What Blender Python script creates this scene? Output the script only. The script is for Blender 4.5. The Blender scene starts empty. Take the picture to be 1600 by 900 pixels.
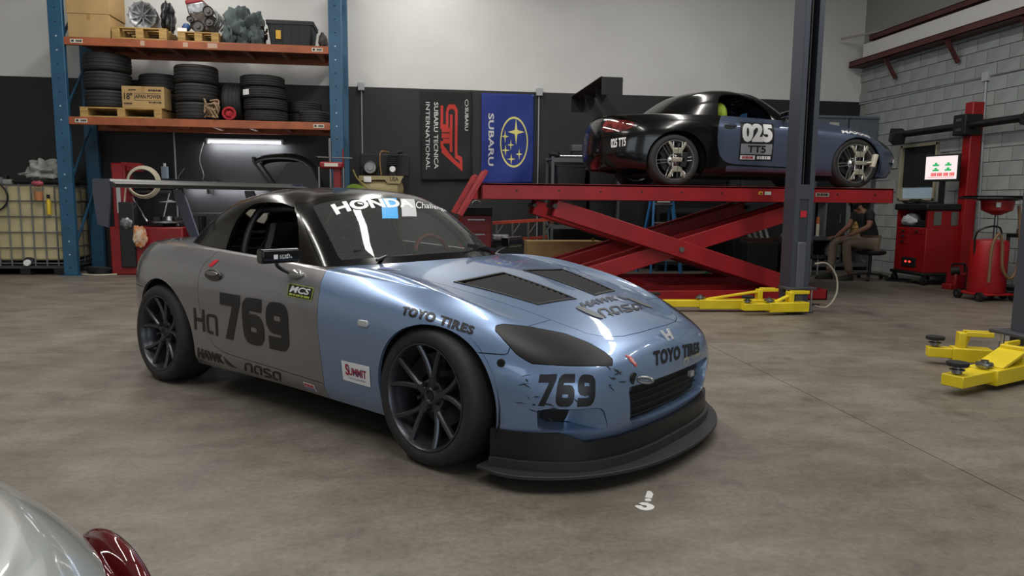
import bpy, bmesh, math, random
import numpy as np
from mathutils import Vector, Matrix, noise
from mathutils.bvhtree import BVHTree
R = math.radians
PI = math.pi
scene = bpy.context.scene
COL = scene.collection
random.seed(7)

# ---------------------------------------------------------------- camera
def set_camera():
    w, p, r = 0.132, 0.12, 0.0104
    f = Vector((math.sin(w)*math.cos(p), math.cos(w)*math.cos(p), -math.sin(p)))
    a = Vector((math.cos(w), -math.sin(w), 0))
    u = a.cross(f)
    a2 = a*math.cos(r)+u*math.sin(r); u2 = u*math.cos(r)-a*math.sin(r)
    cd = bpy.data.cameras.new('camera'); co = bpy.data.objects.new('camera', cd); COL.objects.link(co)
    m = Matrix((a2, u2, -f)).transposed().to_4x4(); m.translation = Vector((0, 0, 1.187))
    co.matrix_world = m
    cd.sensor_fit = 'HORIZONTAL'; cd.sensor_width = 36; cd.lens = 1120/1600*36; cd.clip_start = .02; cd.clip_end = 200
    scene.camera = co
set_camera()

# ---------------------------------------------------------------- light
wd = bpy.data.worlds.new('sky'); scene.world = wd; wd.use_nodes = True
wd.node_tree.nodes['Background'].inputs[0].default_value = (.80, .90, 1.0, 1)
wd.node_tree.nodes['Background'].inputs[1].default_value = 2.1
vs = scene.view_settings
vs.view_transform = 'Standard'; vs.look = 'None'; vs.gamma = 1; vs.use_curve_mapping = False; vs.exposure = 0.08
# strip lights under the ceiling (their housings are built further down): (x, y)
STRIPS = [(-3.6, 10.2), (-3.6, 6.6), (-3.6, 3.0), (0.2, 10.4), (0.2, 6.0), (0.2, 1.6), (4.2, 9.6), (4.2, 5.6), (4.2, 1.6), (7.0, 5.0)]
STRIP_Z = 5.6
for x, y in STRIPS:
    ld = bpy.data.lights.new('strip_light_lamp', 'AREA'); ld.shape = 'RECTANGLE'; ld.size = .20; ld.size_y = 3.4
    ld.energy = 48 if (x > 3 and y > 9) or x > 6 else 92; ld.color = (1, .97, .92)
    lo = bpy.data.objects.new('strip_light_lamp', ld); COL.objects.link(lo); lo.location = (x, y, STRIP_Z-.06)

# ---------------------------------------------------------------- helpers
def lin(c):
    if isinstance(c, str): c = tuple(int(c[i:i+2], 16)/255 for i in (0, 2, 4))
    return tuple((x/12.92 if x <= .04045 else ((x+.055)/1.055)**2.4) for x in c[:3])+(1,)
MATS = {}
def M(name, col='808080', rough=.5, metal=0, var=0., scale=6., bump=0., bscale=60., coat=0., emit=0., col2=None, alpha=1., trans=0., ior=1.45, spec=None, stretch=None, ramp=(.4, .6), flake=0.):
    if name in MATS: return MATS[name]
    m = bpy.data.materials.new(name); m.use_nodes = True; MATS[name] = m
    nt = m.node_tree; N = nt.nodes; L = nt.links; b = N['Principled BSDF']
    c = lin(col)
    b.inputs['Base Color'].default_value = c; b.inputs['Roughness'].default_value = rough; b.inputs['Metallic'].default_value = metal
    if coat: b.inputs['Coat Weight'].default_value = coat; b.inputs['Coat Roughness'].default_value = .04
    if spec is not None: b.inputs['Specular IOR Level'].default_value = spec
    if trans: b.inputs['Transmission Weight'].default_value = trans; b.inputs['IOR'].default_value = ior
    if alpha < 1: b.inputs['Alpha'].default_value = alpha
    if emit: b.inputs['Emission Color'].default_value = c; b.inputs['Emission Strength'].default_value = emit
    if var or bump or flake:
        tc = N.new('ShaderNodeTexCoord'); mp = N.new('ShaderNodeMapping'); L.new(tc.outputs['Object'], mp.inputs[0])
        if stretch: mp.inputs['Scale'].default_value = stretch
    if var or col2:
        nz = N.new('ShaderNodeTexNoise'); nz.inputs['Scale'].default_value = scale; nz.inputs['Detail'].default_value = 5
        if not (var or bump or flake): tc = N.new('ShaderNodeTexCoord'); mp = N.new('ShaderNodeMapping'); L.new(tc.outputs['Object'], mp.inputs[0])
        L.new(mp.outputs[0], nz.inputs['Vector'])
        rp = N.new('ShaderNodeValToRGB'); rp.color_ramp.elements[0].position = ramp[0]; rp.color_ramp.elements[1].position = ramp[1]
        c2 = lin(col2) if col2 else tuple(min(1, x*(1+var)) for x in c[:3])+(1,)
        c1 = c if col2 else tuple(x*(1-var) for x in c[:3])+(1,)
        rp.color_ramp.elements[0].color = c1; rp.color_ramp.elements[1].color = c2
        L.new(nz.outputs[0], rp.inputs[0]); L.new(rp.outputs[0], b.inputs['Base Color'])
    if bump:
        n2 = N.new('ShaderNodeTexNoise'); n2.inputs['Scale'].default_value = bscale; n2.inputs['Detail'].default_value = 4
        L.new(mp.outputs[0], n2.inputs['Vector'])
        bp = N.new('ShaderNodeBump'); bp.inputs['Strength'].default_value = bump; bp.inputs['Distance'].default_value = .01
        L.new(n2.outputs[0], bp.inputs['Height']); L.new(bp.outputs[0], b.inputs['Normal'])
    if flake:
        vo = N.new('ShaderNodeTexVoronoi'); vo.inputs['Scale'].default_value = 900; L.new(mp.outputs[0], vo.inputs['Vector'])
        mr = N.new('ShaderNodeMapRange'); mr.inputs[3].default_value = rough-flake; mr.inputs[4].default_value = rough+flake
        L.new(vo.outputs['Color'], mr.inputs[0]); L.new(mr.outputs[0], b.inputs['Roughness'])
    return m

def setp(o, label=None, cat=None, group=None, kind=None):
    if label: o['label'] = label
    if cat: o['category'] = cat
    if group: o['group'] = group
    if kind: o['kind'] = kind
    return o
def thing(name, label, cat, loc=(0, 0, 0), rz=0., group=None, rot=None):
    o = bpy.data.objects.new(name, None); COL.objects.link(o); o.empty_display_size = .1
    o.location = loc; o.rotation_euler = rot if rot else (0, 0, rz)
    return setp(o, label, cat, group)
def link(name, me, mat=None, parent=None):
    o = bpy.data.objects.new(name, me); COL.objects.link(o)
    if mat is not None and not me.materials: me.materials.append(mat)
    if parent is not None: o.parent = parent
    return o
def copy_tree(o, parent=None):
    c = o.copy(); COL.objects.link(c); c.parent = parent
    for ch in list(KIDS(o)): copy_tree(ch, c)
    return c
def KIDS(o): return [x for x in o.children]
def loc(x=0, y=0, z=0, rz=0, rx=0, ry=0, s=1):
    return Matrix.Translation((x, y, z)) @ Matrix.Rotation(rz, 4, 'Z') @ Matrix.Rotation(ry, 4, 'Y') @ Matrix.Rotation(rx, 4, 'X') @ Matrix.Scale(s, 4)
def frame(o, x, y, z=None):
    x = Vector(x).normalized(); y = Vector(y); y = (y-x*y.dot(x)).normalized(); z = x.cross(y)
    m = Matrix((x, y, z)).transposed().to_4x4(); m.translation = Vector(o); return m
class G:
    def __init__(s, m=None): s.v = []; s.f = []; s.m = m or Matrix()
    def add(s, vs, fs):
        o = len(s.v); m = s.m
        s.v += [tuple(m @ Vector(p)) for p in vs]; s.f += [tuple(i+o for i in f) for f in fs]; return s
    def box(s, c, d, rz=0, rx=0, ry=0):
        x, y, z = d[0]/2, d[1]/2, d[2]/2; m = loc(*c, rz=rz, rx=rx, ry=ry)
        vs = [m @ Vector(p) for p in ((-x, -y, -z), (x, -y, -z), (x, y, -z), (-x, y, -z), (-x, -y, z), (x, -y, z), (x, y, z), (-x, y, z))]
        return s.add(vs, [(0, 3, 2, 1), (4, 5, 6, 7), (0, 1, 5, 4), (1, 2, 6, 5), (2, 3, 7, 6), (3, 0, 4, 7)])
    def bb(s, x0, x1, y0, y1, z0, z1): return s.box(((x0+x1)/2, (y0+y1)/2, (z0+z1)/2), (abs(x1-x0), abs(y1-y0), abs(z1-z0)))
    def cyl(s, a, b, r, r2=None, n=16, cap=True):
        a = Vector(a); b = Vector(b); r2 = r if r2 is None else r2
        d = (b-a).normalized(); u = d.orthogonal().normalized(); w = d.cross(u); vs = []
        for p, q in ((a, r), (b, r2)):
            for i in range(n):
                t = 2*PI*i/n; vs.append(p+u*(q*math.cos(t))+w*(q*math.sin(t)))
        fs = [(i, (i+1) % n, n+(i+1) % n, n+i) for i in range(n)]
        if cap: fs += [tuple(range(n))[::-1], tuple(range(n, 2*n))]
        return s.add(vs, fs)
    def bar(s, a, b, w, h, up=(0, 0, 1)):
        a = Vector(a); b = Vector(b); d = (b-a); L = d.length; d.normalize(); up = Vector(up)
        if abs(d.dot(up)) > .99: up = Vector((1, 0, 0))
        sd = d.cross(up).normalized(); up = sd.cross(d)
        vs = [p+sd*(i*w/2)+up*(j*h/2) for p in (a, b) for i, j in ((-1, -1), (1, -1), (1, 1), (-1, 1))]
        return s.add(vs, [(3, 2, 1, 0), (4, 5, 6, 7), (0, 1, 5, 4), (1, 2, 6, 5), (2, 3, 7, 6), (3, 0, 4, 7)])
    def tube(s, pts, r, n=8, closed=False):
        pts = [Vector(p) for p in pts]; k = len(pts); vs = []; rr = r if isinstance(r, (list, tuple)) else [r]*k
        u = None
        for i, p in enumerate(pts):
            a = pts[(i-1) % k] if (closed or i) else p; b = pts[(i+1) % k] if (closed or i < k-1) else p
            d = (b-a).normalized()
            if u is None: u = d.orthogonal().normalized()
            u = (u-d*u.dot(d)); u = u.normalized() if u.length > 1e-6 else d.orthogonal().normalized(); w = d.cross(u)
            for j in range(n):
                t = 2*PI*j/n; vs.append(p+u*(rr[i]*math.cos(t))+w*(rr[i]*math.sin(t)))
        fs = []
        for i in range(k if closed else k-1):
            for j in range(n):
                a, b = i*n, ((i+1) % k)*n; fs.append((a+j, a+(j+1) % n, b+(j+1) % n, b+j))
        if not closed: fs += [tuple(range(n))[::-1], tuple(range((k-1)*n, k*n))]
        return s.add(vs, fs)
    def lathe(s, prof, n=32, closed=False, cap=False):
        # profile of (radius, height), turned about local z
        vs = []; k = len(prof)
        for i in range(n):
            t = 2*PI*i/n; c, q = math.cos(t), math.sin(t)
            vs += [(r*c, r*q, z) for r, z in prof]
        fs = []
        for i in range(n):
            a, b = i*k, ((i+1) % n)*k
            for j in range(k if closed else k-1): fs.append((a+j, b+j, b+(j+1) % k, a+(j+1) % k))
        if cap: fs += [tuple(i*k for i in range(n))[::-1], tuple(i*k+k-1 for i in range(n))]
        return s.add(vs, fs)
    def prism(s, poly, z0, z1):
        n = len(poly)
        return s.add([(x, y, z0) for x, y in poly]+[(x, y, z1) for x, y in poly], [tuple(range(n))[::-1], tuple(range(n, 2*n))]+[(i, (i+1) % n, n+(i+1) % n, n+i) for i in range(n)])
    def ball(s, c, r, n=14, k=8):
        r = r if isinstance(r, (tuple, list)) else (r, r, r); vs = [(c[0], c[1], c[2]-r[2])]; 
        for i in range(1, k):
            a = -PI/2+PI*i/k
            for j in range(n):
                t = 2*PI*j/n; vs.append((c[0]+r[0]*math.cos(a)*math.cos(t), c[1]+r[1]*math.cos(a)*math.sin(t), c[2]+r[2]*math.sin(a)))
        vs.append((c[0], c[1], c[2]+r[2])); e = len(vs)-1
        fs = [(0, 1+(j+1) % n, 1+j) for j in range(n)]
        for i in range(k-2):
            for j in range(n): a = 1+i*n; fs.append((a+j, a+(j+1) % n, a+n+(j+1) % n, a+n+j))
        a = 1+(k-2)*n; fs += [(a+j, a+(j+1) % n, e) for j in range(n)]
        return s.add(vs, fs)
    def grid(s, P, closed=False):
        # P: rows of points
        k = len(P[0]); vs = [p for r in P for p in r]; fs = []; n = len(P)
        for i in range(n if closed else n-1):
            for j in range(k-1): a, b = i*k, ((i+1) % n)*k; fs.append((a+j, a+j+1, b+j+1, b+j))
        return s.add(vs, fs)
    def mesh(s, name='mesh', smooth=40):
        me = bpy.data.meshes.new(name); me.from_pydata(s.v, [], s.f)
        bm = bmesh.new(); bm.from_mesh(me); bmesh.ops.recalc_face_normals(bm, faces=bm.faces); bm.to_mesh(me); bm.free()
        if smooth:
            me.polygons.foreach_set('use_smooth', [True]*len(me.polygons)); me.set_sharp_from_angle(angle=R(smooth))
        me.update(); return me
    def build(s, name, mat, parent=None, smooth=40, bev=0, seg=2):
        o = link(name, s.mesh(name, smooth), mat, parent)
        if bev:
            b = o.modifiers.new('bevel', 'BEVEL'); b.width = bev; b.segments = seg; b.limit_method = 'ANGLE'; b.angle_limit = R(40)
        return o
def arc(cx, cy, r, a0, a1, n): return [(cx+r*math.cos(R(a0+(a1-a0)*i/n)), cy+r*math.sin(R(a0+(a1-a0)*i/n))) for i in range(n+1)]
def rrect(x0, x1, y0, y1, r, n=4):
    return arc(x1-r, y1-r, r, 0, 90, n)+arc(x0+r, y1-r, r, 90, 180, n)+arc(x0+r, y0+r, r, 180, 270, n)+arc(x1-r, y0+r, r, 270, 360, n)
def cr(pts, per, closed=False):
    # centripetal Catmull-Rom through points, per samples each span
    P = np.asarray(pts, float); n = len(P); out = []
    def g(i): 
        if closed: return P[i % n]
        if i < 0: return 2*P[0]-P[1]
        if i >= n: return 2*P[-1]-P[-2]
        return P[i]
    for i in range(n if closed else n-1):
        p0, p1, p2, p3 = g(i-1), g(i), g(i+1), g(i+2)
        d1 = max(np.linalg.norm(p1-p0), 1e-6)**.5; d2 = max(np.linalg.norm(p2-p1), 1e-6)**.5; d3 = max(np.linalg.norm(p3-p2), 1e-6)**.5
        m1 = (p1-p0)/d1-(p2-p0)/(d1+d2)+(p2-p1)/d2; m2 = (p2-p1)/d2-(p3-p1)/(d2+d3)+(p3-p2)/d3
        m1 *= d2; m2 *= d2
        for k in range(per):
            t = k/per; t2 = t*t; t3 = t2*t
            out.append((2*t3-3*t2+1)*p1+(t3-2*t2+t)*m1+(-2*t3+3*t2)*p2+(t3-t2)*m2)
    if not closed: out.append(P[-1])
    return np.array(out)

# ---------------------------------------------------------------- room shell
XR, YB, XL, YF, ZC = 8.25, 12.8, -9.5, -5.0, 6.6
def concrete():
    m = bpy.data.materials.new('polished_concrete'); m.use_nodes = True; N = m.node_tree.nodes; L = m.node_tree.links; b = N['Principled BSDF']
    tc = N.new('ShaderNodeTexCoord'); g = N.new('ShaderNodeNewGeometry')
    def nz(sc, det, stretch=(1, 1, 1), rough=.6):
        mp = N.new('ShaderNodeMapping'); mp.inputs['Scale'].default_value = stretch; L.new(g.outputs['Position'], mp.inputs[0])
        n = N.new('ShaderNodeTexNoise'); n.inputs['Scale'].default_value = sc; n.inputs['Detail'].default_value = det; n.inputs['Roughness'].default_value = rough; L.new(mp.outputs[0], n.inputs['Vector']); return n
    def ramp(src, p0, c0, p1, c1):
        r = N.new('ShaderNodeValToRGB'); e = r.color_ramp.elements; e[0].position = p0; e[0].color = lin(c0); e[1].position = p1; e[1].color = lin(c1); L.new(src, r.inputs[0]); return r
    def mix(a, bb, mode, f):
        x = N.new('ShaderNodeMix'); x.data_type = 'RGBA'; x.blend_type = mode; x.inputs[0].default_value = f; L.new(a, x.inputs[6]); L.new(bb, x.inputs[7]); return x.outputs[2]
    base = ramp(nz(.55, 5).outputs[0], .35, '706a61', .68, '857e74')
    mid = ramp(nz(2.6, 8, (1, 1.6, 1), .68).outputs[0], .28, 'a5a19a', .64, 'ffffff')
    fine = ramp(nz(38, 5).outputs[0], .30, 'c9c5be', .6, 'ffffff')
    st = ramp(nz(1.15, 6, (1.5, .8, 1), .7).outputs[0], .30, '57524c', .43, 'ffffff')
    sp = ramp(nz(75, 1).outputs[0], .235, '55504a', .265, 'ffffff')
    c = mix(base.outputs[0], mid.outputs[0], 'MULTIPLY', .75); c = mix(c, fine.outputs[0], 'MULTIPLY', .6); c = mix(c, st.outputs[0], 'MULTIPLY', .5); c = mix(c, sp.outputs[0], 'MULTIPLY', .6)
    L.new(c, b.inputs['Base Color'])
    rr = N.new('ShaderNodeMapRange'); L.new(nz(1.4, 6).outputs[0], rr.inputs[0]); rr.inputs[1].default_value = .3; rr.inputs[2].default_value = .7; rr.inputs[3].default_value = .34; rr.inputs[4].default_value = .58
    L.new(rr.outputs[0], b.inputs['Roughness']); b.inputs['Specular IOR Level'].default_value = .45
    bp = N.new('ShaderNodeBump'); bp.inputs['Strength'].default_value = .06; bp.inputs['Distance'].default_value = .01; L.new(nz(60, 4).outputs[0], bp.inputs['Height']); L.new(bp.outputs[0], b.inputs['Normal'])
    return m
CONC = concrete()
def struct(name, g, mat, parent=None, **k):
    o = g.build(name, mat, parent, **k)
    if parent is None: o['kind'] = 'structure'
    return o
floor = struct('floor', G().bb(XL, XR+.3, YF, YB+.3, -.14, -.02), M('joint_dark', '2c2926', .9))
for x0, x1 in ((XL, 2.437), (2.443, XR+.3)):
    for y0, y1 in ((YF, 5.797), (5.803, YB+.3)):
        G().bb(x0, x1, y0, y1, -.02, 0).build('floor_slab', CONC, floor)
WHITE = M('white_wall_paint', 'cfcecb', .8, var=.03, scale=1.2)
BLACKW = M('black_wall_paint', '1f1f21', .62, var=.10, scale=2.)
wall_b = struct('wall_back', G().bb(XL, XR+.3, YB, YB+.2, 3.105, ZC), WHITE)
G().bb(XL, XR+.3, YB-.012, YB+.2, 0, 3.105).build('painted_wainscot', BLACKW, wall_b)
struct('wall_left', G().bb(XL-.2, XL, YF, YB+.2, 0, ZC), WHITE)
wf = G()   # front wall with two roll-up door openings
for a, b_ in ((XL, -7.6), (-3.2, -.2), (4.2, XR+.3)): wf.bb(a, b_, YF-.2, YF, 0, ZC)
wf.bb(-7.6, -3.2, YF-.2, YF, 4.0, ZC); wf.bb(-.2, 4.2, YF-.2, YF, 4.0, ZC)
struct('wall_front', wf, WHITE)
struct('ceiling', G().bb(XL-.2, XR+.5, YF-.2, YB+.2, ZC, ZC+.1), M('ceiling_white', 'c4c4c0', .9))
# right wall of concrete block: core recessed behind the face, each block a piece of its own
MORTAR = M('mortar', '8b8c87', .95)
BLOCK = M('block_grey', '8f9593', .85, var=.07, scale=2.5, bump=.25, bscale=55)
core = G(); core.bb(XR+.004, XR+.35, YF, 10.62, 0, ZC); core.bb(XR+.004, XR+.35, 11.50, YB, 0, ZC); core.bb(XR+.004, XR+.35, 10.62, 11.50, 0, 1.28); core.bb(XR+.004, XR+.35, 10.62, 11.50, 2.20, ZC)
wall_r = struct('wall_right', core, MORTAR)
bw, bh = .406, .203
def blockmesh(w):
    o = G().bb(-.02, .006, -w/2+.005, w/2-.005, -bh/2+.005, bh/2-.005).build('block', BLOCK, wall_r); return o
me_full = me_half = None
rng = random.Random(3)
nblk = 0
for r in range(27):
    z = bh*(r+.5); y = YB-(0 if r % 2 else bw/2)
    while y > 7.6:
        yc = y-bw/2
        y -= bw
        if 1.27 < z < 2.24 and yc-bw/2 < 11.5 and yc+bw/2 > 10.62: continue
        # in frame only: above the camera's upper edge nothing shows
        if yc+bw/2 > YB or z > 3.9+.33*(YB-yc)*.2: continue
        if me_full is None:
            o = blockmesh(bw); me_full = o.data
        else: o = link('block', me_full, None, wall_r)
        o.location = (XR-.004-rng.random()*.002, yc, z); nblk += 1
G().bb(XR-.012, XR+.1, YF, 7.62, 0, 5.48).build('plain_block_face', BLOCK, wall_r)
G().bb(XR-.012, XR+.1, YF, YB, 5.48, ZC).build('upper_block_face', BLOCK, wall_r)
# window with a lowered dark blind
win = struct('window_1', G().bb(8.22, 8.30, 10.62, 10.66, 1.28, 2.2).bb(8.22, 8.30, 11.46, 11.50, 1.28, 2.2).bb(8.22, 8.30, 10.62, 11.50, 2.16, 2.20).bb(8.22, 8.30, 10.62, 11.50, 1.28, 1.31), M('window_trim', 'a39c84', .7))
G().bb(8.285, 8.29, 10.66, 11.46, 1.31, 2.16).build('pane', M('window_glass', 'bcd4e6', .1), win)
G().bb(8.262, 8.27, 10.67, 11.45, 1.50, 2.16).build('blind', M('blind_black', '15161a', .8), win)
# service lines on the walls
CONDUIT = M('conduit_grey', '9ea0a2', .4, .6)
def conduit(name, pts, r, label, box=None):
    o = thing(name, label, 'conduit', pts[0])
    g = G(Matrix.Translation(-Vector(pts[0]))); g.tube(pts, r, 8); g.build('pipe', CONDUIT, o)
    if box: b = G(); b.box((0, -.03 if box == 'y' else 0, 0), (.11, .07, .13) if box == 'y' else (.07, .11, .13)); b.build('junction_box', M('box_grey', 'a3a8aa', .5), o, bev=.006)
    return o
conduit('wall_conduit', [(2.14, 12.765, 3.10), (2.14, 12.765, .4)], .014, 'grey conduit with junction box right of the blue flag', 'y')
conduit('wall_conduit', [(-.93, 12.765, 3.10), (-.93, 12.765, .4)], .014, 'thin grey conduit above the air compressor', 'y')
conduit('wall_conduit', [(-4.0, 12.765, 3.10), (-4.0, 12.765, .4)], .014, 'thin grey conduit behind the pallet rack shelves', 'y')
conduit('wall_conduit', [(8.21, 9.72, 3.06), (8.21, 9.62, .85)], .016, 'grey conduit dropping beside the red alignment post', 'x')
ln = thing('wall_cable', 'thin grey cable run level along the concrete block wall', 'cable', (8.23, 12.75, 3.09))
G().tube([(0, 0, 0), (0, -7, -.06)], .012, 6).build('cable', M('cable_grey', '6d6f6e', .6), ln)
# reddish steel ledger channels on the block wall
RUST = M('red_oxide_steel', '4e2522', .55, var=.15, scale=4)
for nm, x0, z0, h, y1, lab in (('steel_channel', 7.93, 3.70, .11, 12.72, 'lower red oxide steel channel with braces on block wall'), ('steel_channel', 8.02, 4.10, .10, 12.30, 'upper red oxide steel channel above the white soffit')):
    o = thing(nm, lab, 'steel beam', (8.2, 9, z0)); yy = y1-9
    G().bb(x0-8.2, x0-8.2+.012, -8, yy, 0, h).bb(x0-8.2, .015, -8, yy, 0, .012).bb(x0-8.2, .015, -8, yy, h-.012, h).build('channel_section', RUST, o)
    if z0 < 4:
        for y in (11.75, 10.30, 8.90): G().bar((x0-8.2+.05, y-9, -.0), (-.01, y-9-.02, -.34), .05, .05).build('brace', RUST, o)
    else:
        G().bar((-.5, yy+.35, .10), (.0, yy-.5, .12), .03, .03).build('stay', M('stay_grey', '8c8886', .6), o)
sof = struct('trim_1', G().bb(8.05, 8.25, YF, 12.5, 3.84, 4.08), WHITE)
# strip light housings
for x, y in STRIPS:
    o = thing('strip_light', 'white ceiling strip light hung high above the shop floor', 'ceiling light', (x, y, STRIP_Z), group='ceiling strip lights')
    G().bb(-.12, .12, -1.72, 1.72, .0, .06).build('housing', M('fixture_white', 'd8d8d8', .5), o)
    for yy in (-1, 1): G().cyl((0, yy, .06), (0, yy, ZC-STRIP_Z), .006, n=6).build('hanger', M('hanger_steel', '777777', .4, .8), o)

# ---------------------------------------------------------------- coupe body surface (x forward from front axle, y left, z up)
BODY = [  # columns from nose centre round the side to tail centre; rows from sill to crest
 [(.745,0,.15),(.79,0,.22),(.812,0,.32),(.815,0,.42),(.80,0,.50),(.768,0,.557),(.68,0,.60)],
 [(.735,.22,.15),(.78,.22,.22),(.803,.22,.32),(.806,.22,.42),(.79,.22,.50),(.755,.215,.555),(.668,.20,.60)],
 [(.70,.43,.15),(.75,.435,.22),(.77,.44,.32),(.772,.44,.42),(.755,.435,.50),(.708,.42,.553),(.625,.39,.60)],
 [(.62,.595,.15),(.662,.605,.22),(.692,.61,.32),(.692,.61,.42),(.655,.60,.50),(.61,.575,.56),(.52,.535,.622)],
 [(.48,.715,.15),(.505,.73,.22),(.52,.74,.32),(.515,.74,.42),(.485,.73,.52),(.435,.70,.60),(.35,.645,.668)],
 [(.34,.775,.15),(.345,.79,.22),(.345,.805,.32),(.33,.812,.43),(.295,.80,.55),(.25,.77,.645),(.17,.69,.722)],
 [(.02,.80,.15),(.02,.83,.22),(.02,.85,.32),(.01,.862,.45),(0,.865,.58),(-.01,.83,.69),(-.04,.715,.766)],
 [(-.33,.785,.155),(-.33,.815,.22),(-.33,.835,.32),(-.33,.848,.45),(-.33,.855,.59),(-.33,.83,.705),(-.34,.73,.795)],
 [(-.75,.78,.16),(-.75,.815,.22),(-.75,.83,.32),(-.75,.845,.45),(-.75,.853,.60),(-.75,.832,.73),(-.77,.755,.820)],
 [(-1.15,.78,.165),(-1.15,.815,.22),(-1.15,.83,.32),(-1.15,.848,.46),(-1.15,.858,.62),(-1.15,.837,.755),(-1.15,.765,.842)],
 [(-1.55,.785,.165),(-1.55,.82,.22),(-1.55,.838,.32),(-1.55,.855,.46),(-1.55,.868,.63),(-1.55,.847,.77),(-1.55,.775,.862)],
 [(-1.95,.80,.165),(-1.95,.835,.22),(-1.95,.852,.32),(-1.95,.866,.46),(-1.95,.878,.64),(-1.95,.857,.785),(-1.95,.775,.878)],
 [(-2.4,.81,.17),(-2.4,.84,.23),(-2.4,.855,.33),(-2.4,.867,.47),(-2.4,.872,.64),(-2.4,.845,.785),(-2.4,.755,.88)],
 [(-2.75,.75,.20),(-2.75,.79,.26),(-2.75,.81,.36),(-2.75,.82,.49),(-2.75,.822,.65),(-2.75,.79,.785),(-2.75,.70,.878)],
 [(-2.93,.67,.22),(-2.96,.71,.28),(-2.98,.73,.38),(-2.98,.738,.51),(-2.97,.735,.66),(-2.96,.70,.785),(-2.93,.625,.874)],
 [(-3.08,.56,.22),(-3.12,.59,.28),(-3.15,.61,.38),(-3.15,.618,.51),(-3.14,.61,.67),(-3.11,.58,.79),(-3.07,.52,.874)],
 [(-3.18,.37,.22),(-3.23,.385,.28),(-3.27,.395,.38),(-3.275,.40,.51),(-3.265,.395,.67),(-3.23,.38,.80),(-3.17,.34,.882)],
 [(-3.22,0,.22),(-3.28,0,.28),(-3.32,0,.38),(-3.325,0,.51),(-3.31,0,.68),(-3.27,0,.81),(-3.21,0,.888)]]
INNER = [(-.55,0,.862),(-.57,.14,.860),(-.61,.28,.856),(-.67,.41,.851),(-.73,.52,.846),(-.79,.60,.841),(-.83,.65,.838),(-.87,.69,.835),(-.93,.715,.836),(-1.15,.725,.852),(-1.55,.73,.871),(-1.9,.715,.885),(-2.22,.665,.894),(-2.44,.58,.898),(-2.53,.47,.902),(-2.58,.36,.905),(-2.61,.2,.908),(-2.62,0,.91)]
CABIN = [  # base ring, mid, rail, roof, spine
 [(-.55,0,.862),(-.86,0,1.056),(-1.19,0,1.217),(-1.38,0,1.255),(-1.58,0,1.266)],
 [(-.57,.16,.860),(-.87,.14,1.054),(-1.195,.12,1.216),(-1.38,.09,1.254),(-1.585,.03,1.266)],
 [(-.62,.32,.854),(-.89,.29,1.05),(-1.205,.25,1.211),(-1.40,.18,1.250),(-1.59,.06,1.266)],
 [(-.69,.46,.849),(-.94,.42,1.042),(-1.22,.37,1.201),(-1.42,.25,1.246),(-1.60,.08,1.266)],
 [(-.77,.58,.843),(-1.0,.525,1.03),(-1.25,.455,1.182),(-1.45,.30,1.242),(-1.61,.10,1.266)],
 [(-.85,.675,.836),(-1.07,.61,1.012),(-1.29,.515,1.155),(-1.48,.345,1.238),(-1.62,.11,1.266)],
 [(-.96,.715,.838),(-1.17,.645,1.01),(-1.37,.54,1.162),(-1.52,.37,1.238),(-1.63,.12,1.266)],
 [(-1.2,.725,.854),(-1.35,.66,1.026),(-1.49,.55,1.178),(-1.57,.385,1.242),(-1.65,.13,1.266)],
 [(-1.53,.73,.870),(-1.60,.668,1.04),(-1.66,.558,1.184),(-1.67,.39,1.243),(-1.68,.13,1.266)],
 [(-1.87,.72,.884),(-1.87,.662,1.04),(-1.83,.55,1.178),(-1.78,.38,1.240),(-1.72,.12,1.264)],
 [(-2.18,.682,.893),(-2.11,.625,1.035),(-2.0,.515,1.168),(-1.87,.35,1.229),(-1.76,.11,1.261)],
 [(-2.42,.60,.898),(-2.29,.545,1.03),(-2.12,.45,1.156),(-1.94,.30,1.222),(-1.79,.09,1.258)],
 [(-2.53,.46,.902),(-2.38,.42,1.03),(-2.18,.36,1.158),(-1.98,.24,1.222),(-1.81,.07,1.256)],
 [(-2.59,.24,.907),(-2.43,.22,1.035),(-2.21,.19,1.168),(-2.0,.13,1.226),(-1.82,.04,1.256)],
 [(-2.62,0,.91),(-2.45,0,1.038),(-2.22,0,1.174),(-2.01,0,1.228),(-1.83,0,1.256)]]
def ring_surface(net, pu, pv, smooth=3):
    half = np.array(net, float); n = len(half)
    mir = half[1:-1][::-1].copy(); mir[:, :, 1] *= -1
    ring = np.concatenate([half, mir]); rows = ring.shape[1]
    A = np.stack([cr(ring[:, r], pu, True) for r in range(rows)], 1)
    S = np.stack([cr(A[i], pv) for i in range(len(A))])
    for k in range(smooth):
        T = (np.roll(S, 1, 0)+np.roll(S, -1, 0))*.25+S*.5
        T[:, 1:-1] = T[:, 1:-1]*.5+(T[:, :-2]+T[:, 2:])*.25
        S = T
    nu, nv = S.shape[:2]
    U, V = np.meshgrid(np.arange(nu)/pu, np.arange(nv)/pv, indexing='ij')
    return S, U, V
def body_net():
    out = []
    for c, i in zip(BODY, INNER):
        a = np.array(c[-1]); b = np.array(i); d = list(c)
        bul = .037 if i[0] > -.84 else .006
        if i[0] < -2.3: bul = .012
        for s in (.12, .4, .72):
            q = a+(b-a)*s; q[2] += bul*4*s*(1-s); d.append(tuple(q))
        d.append(i); out.append(d)
    return out
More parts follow.
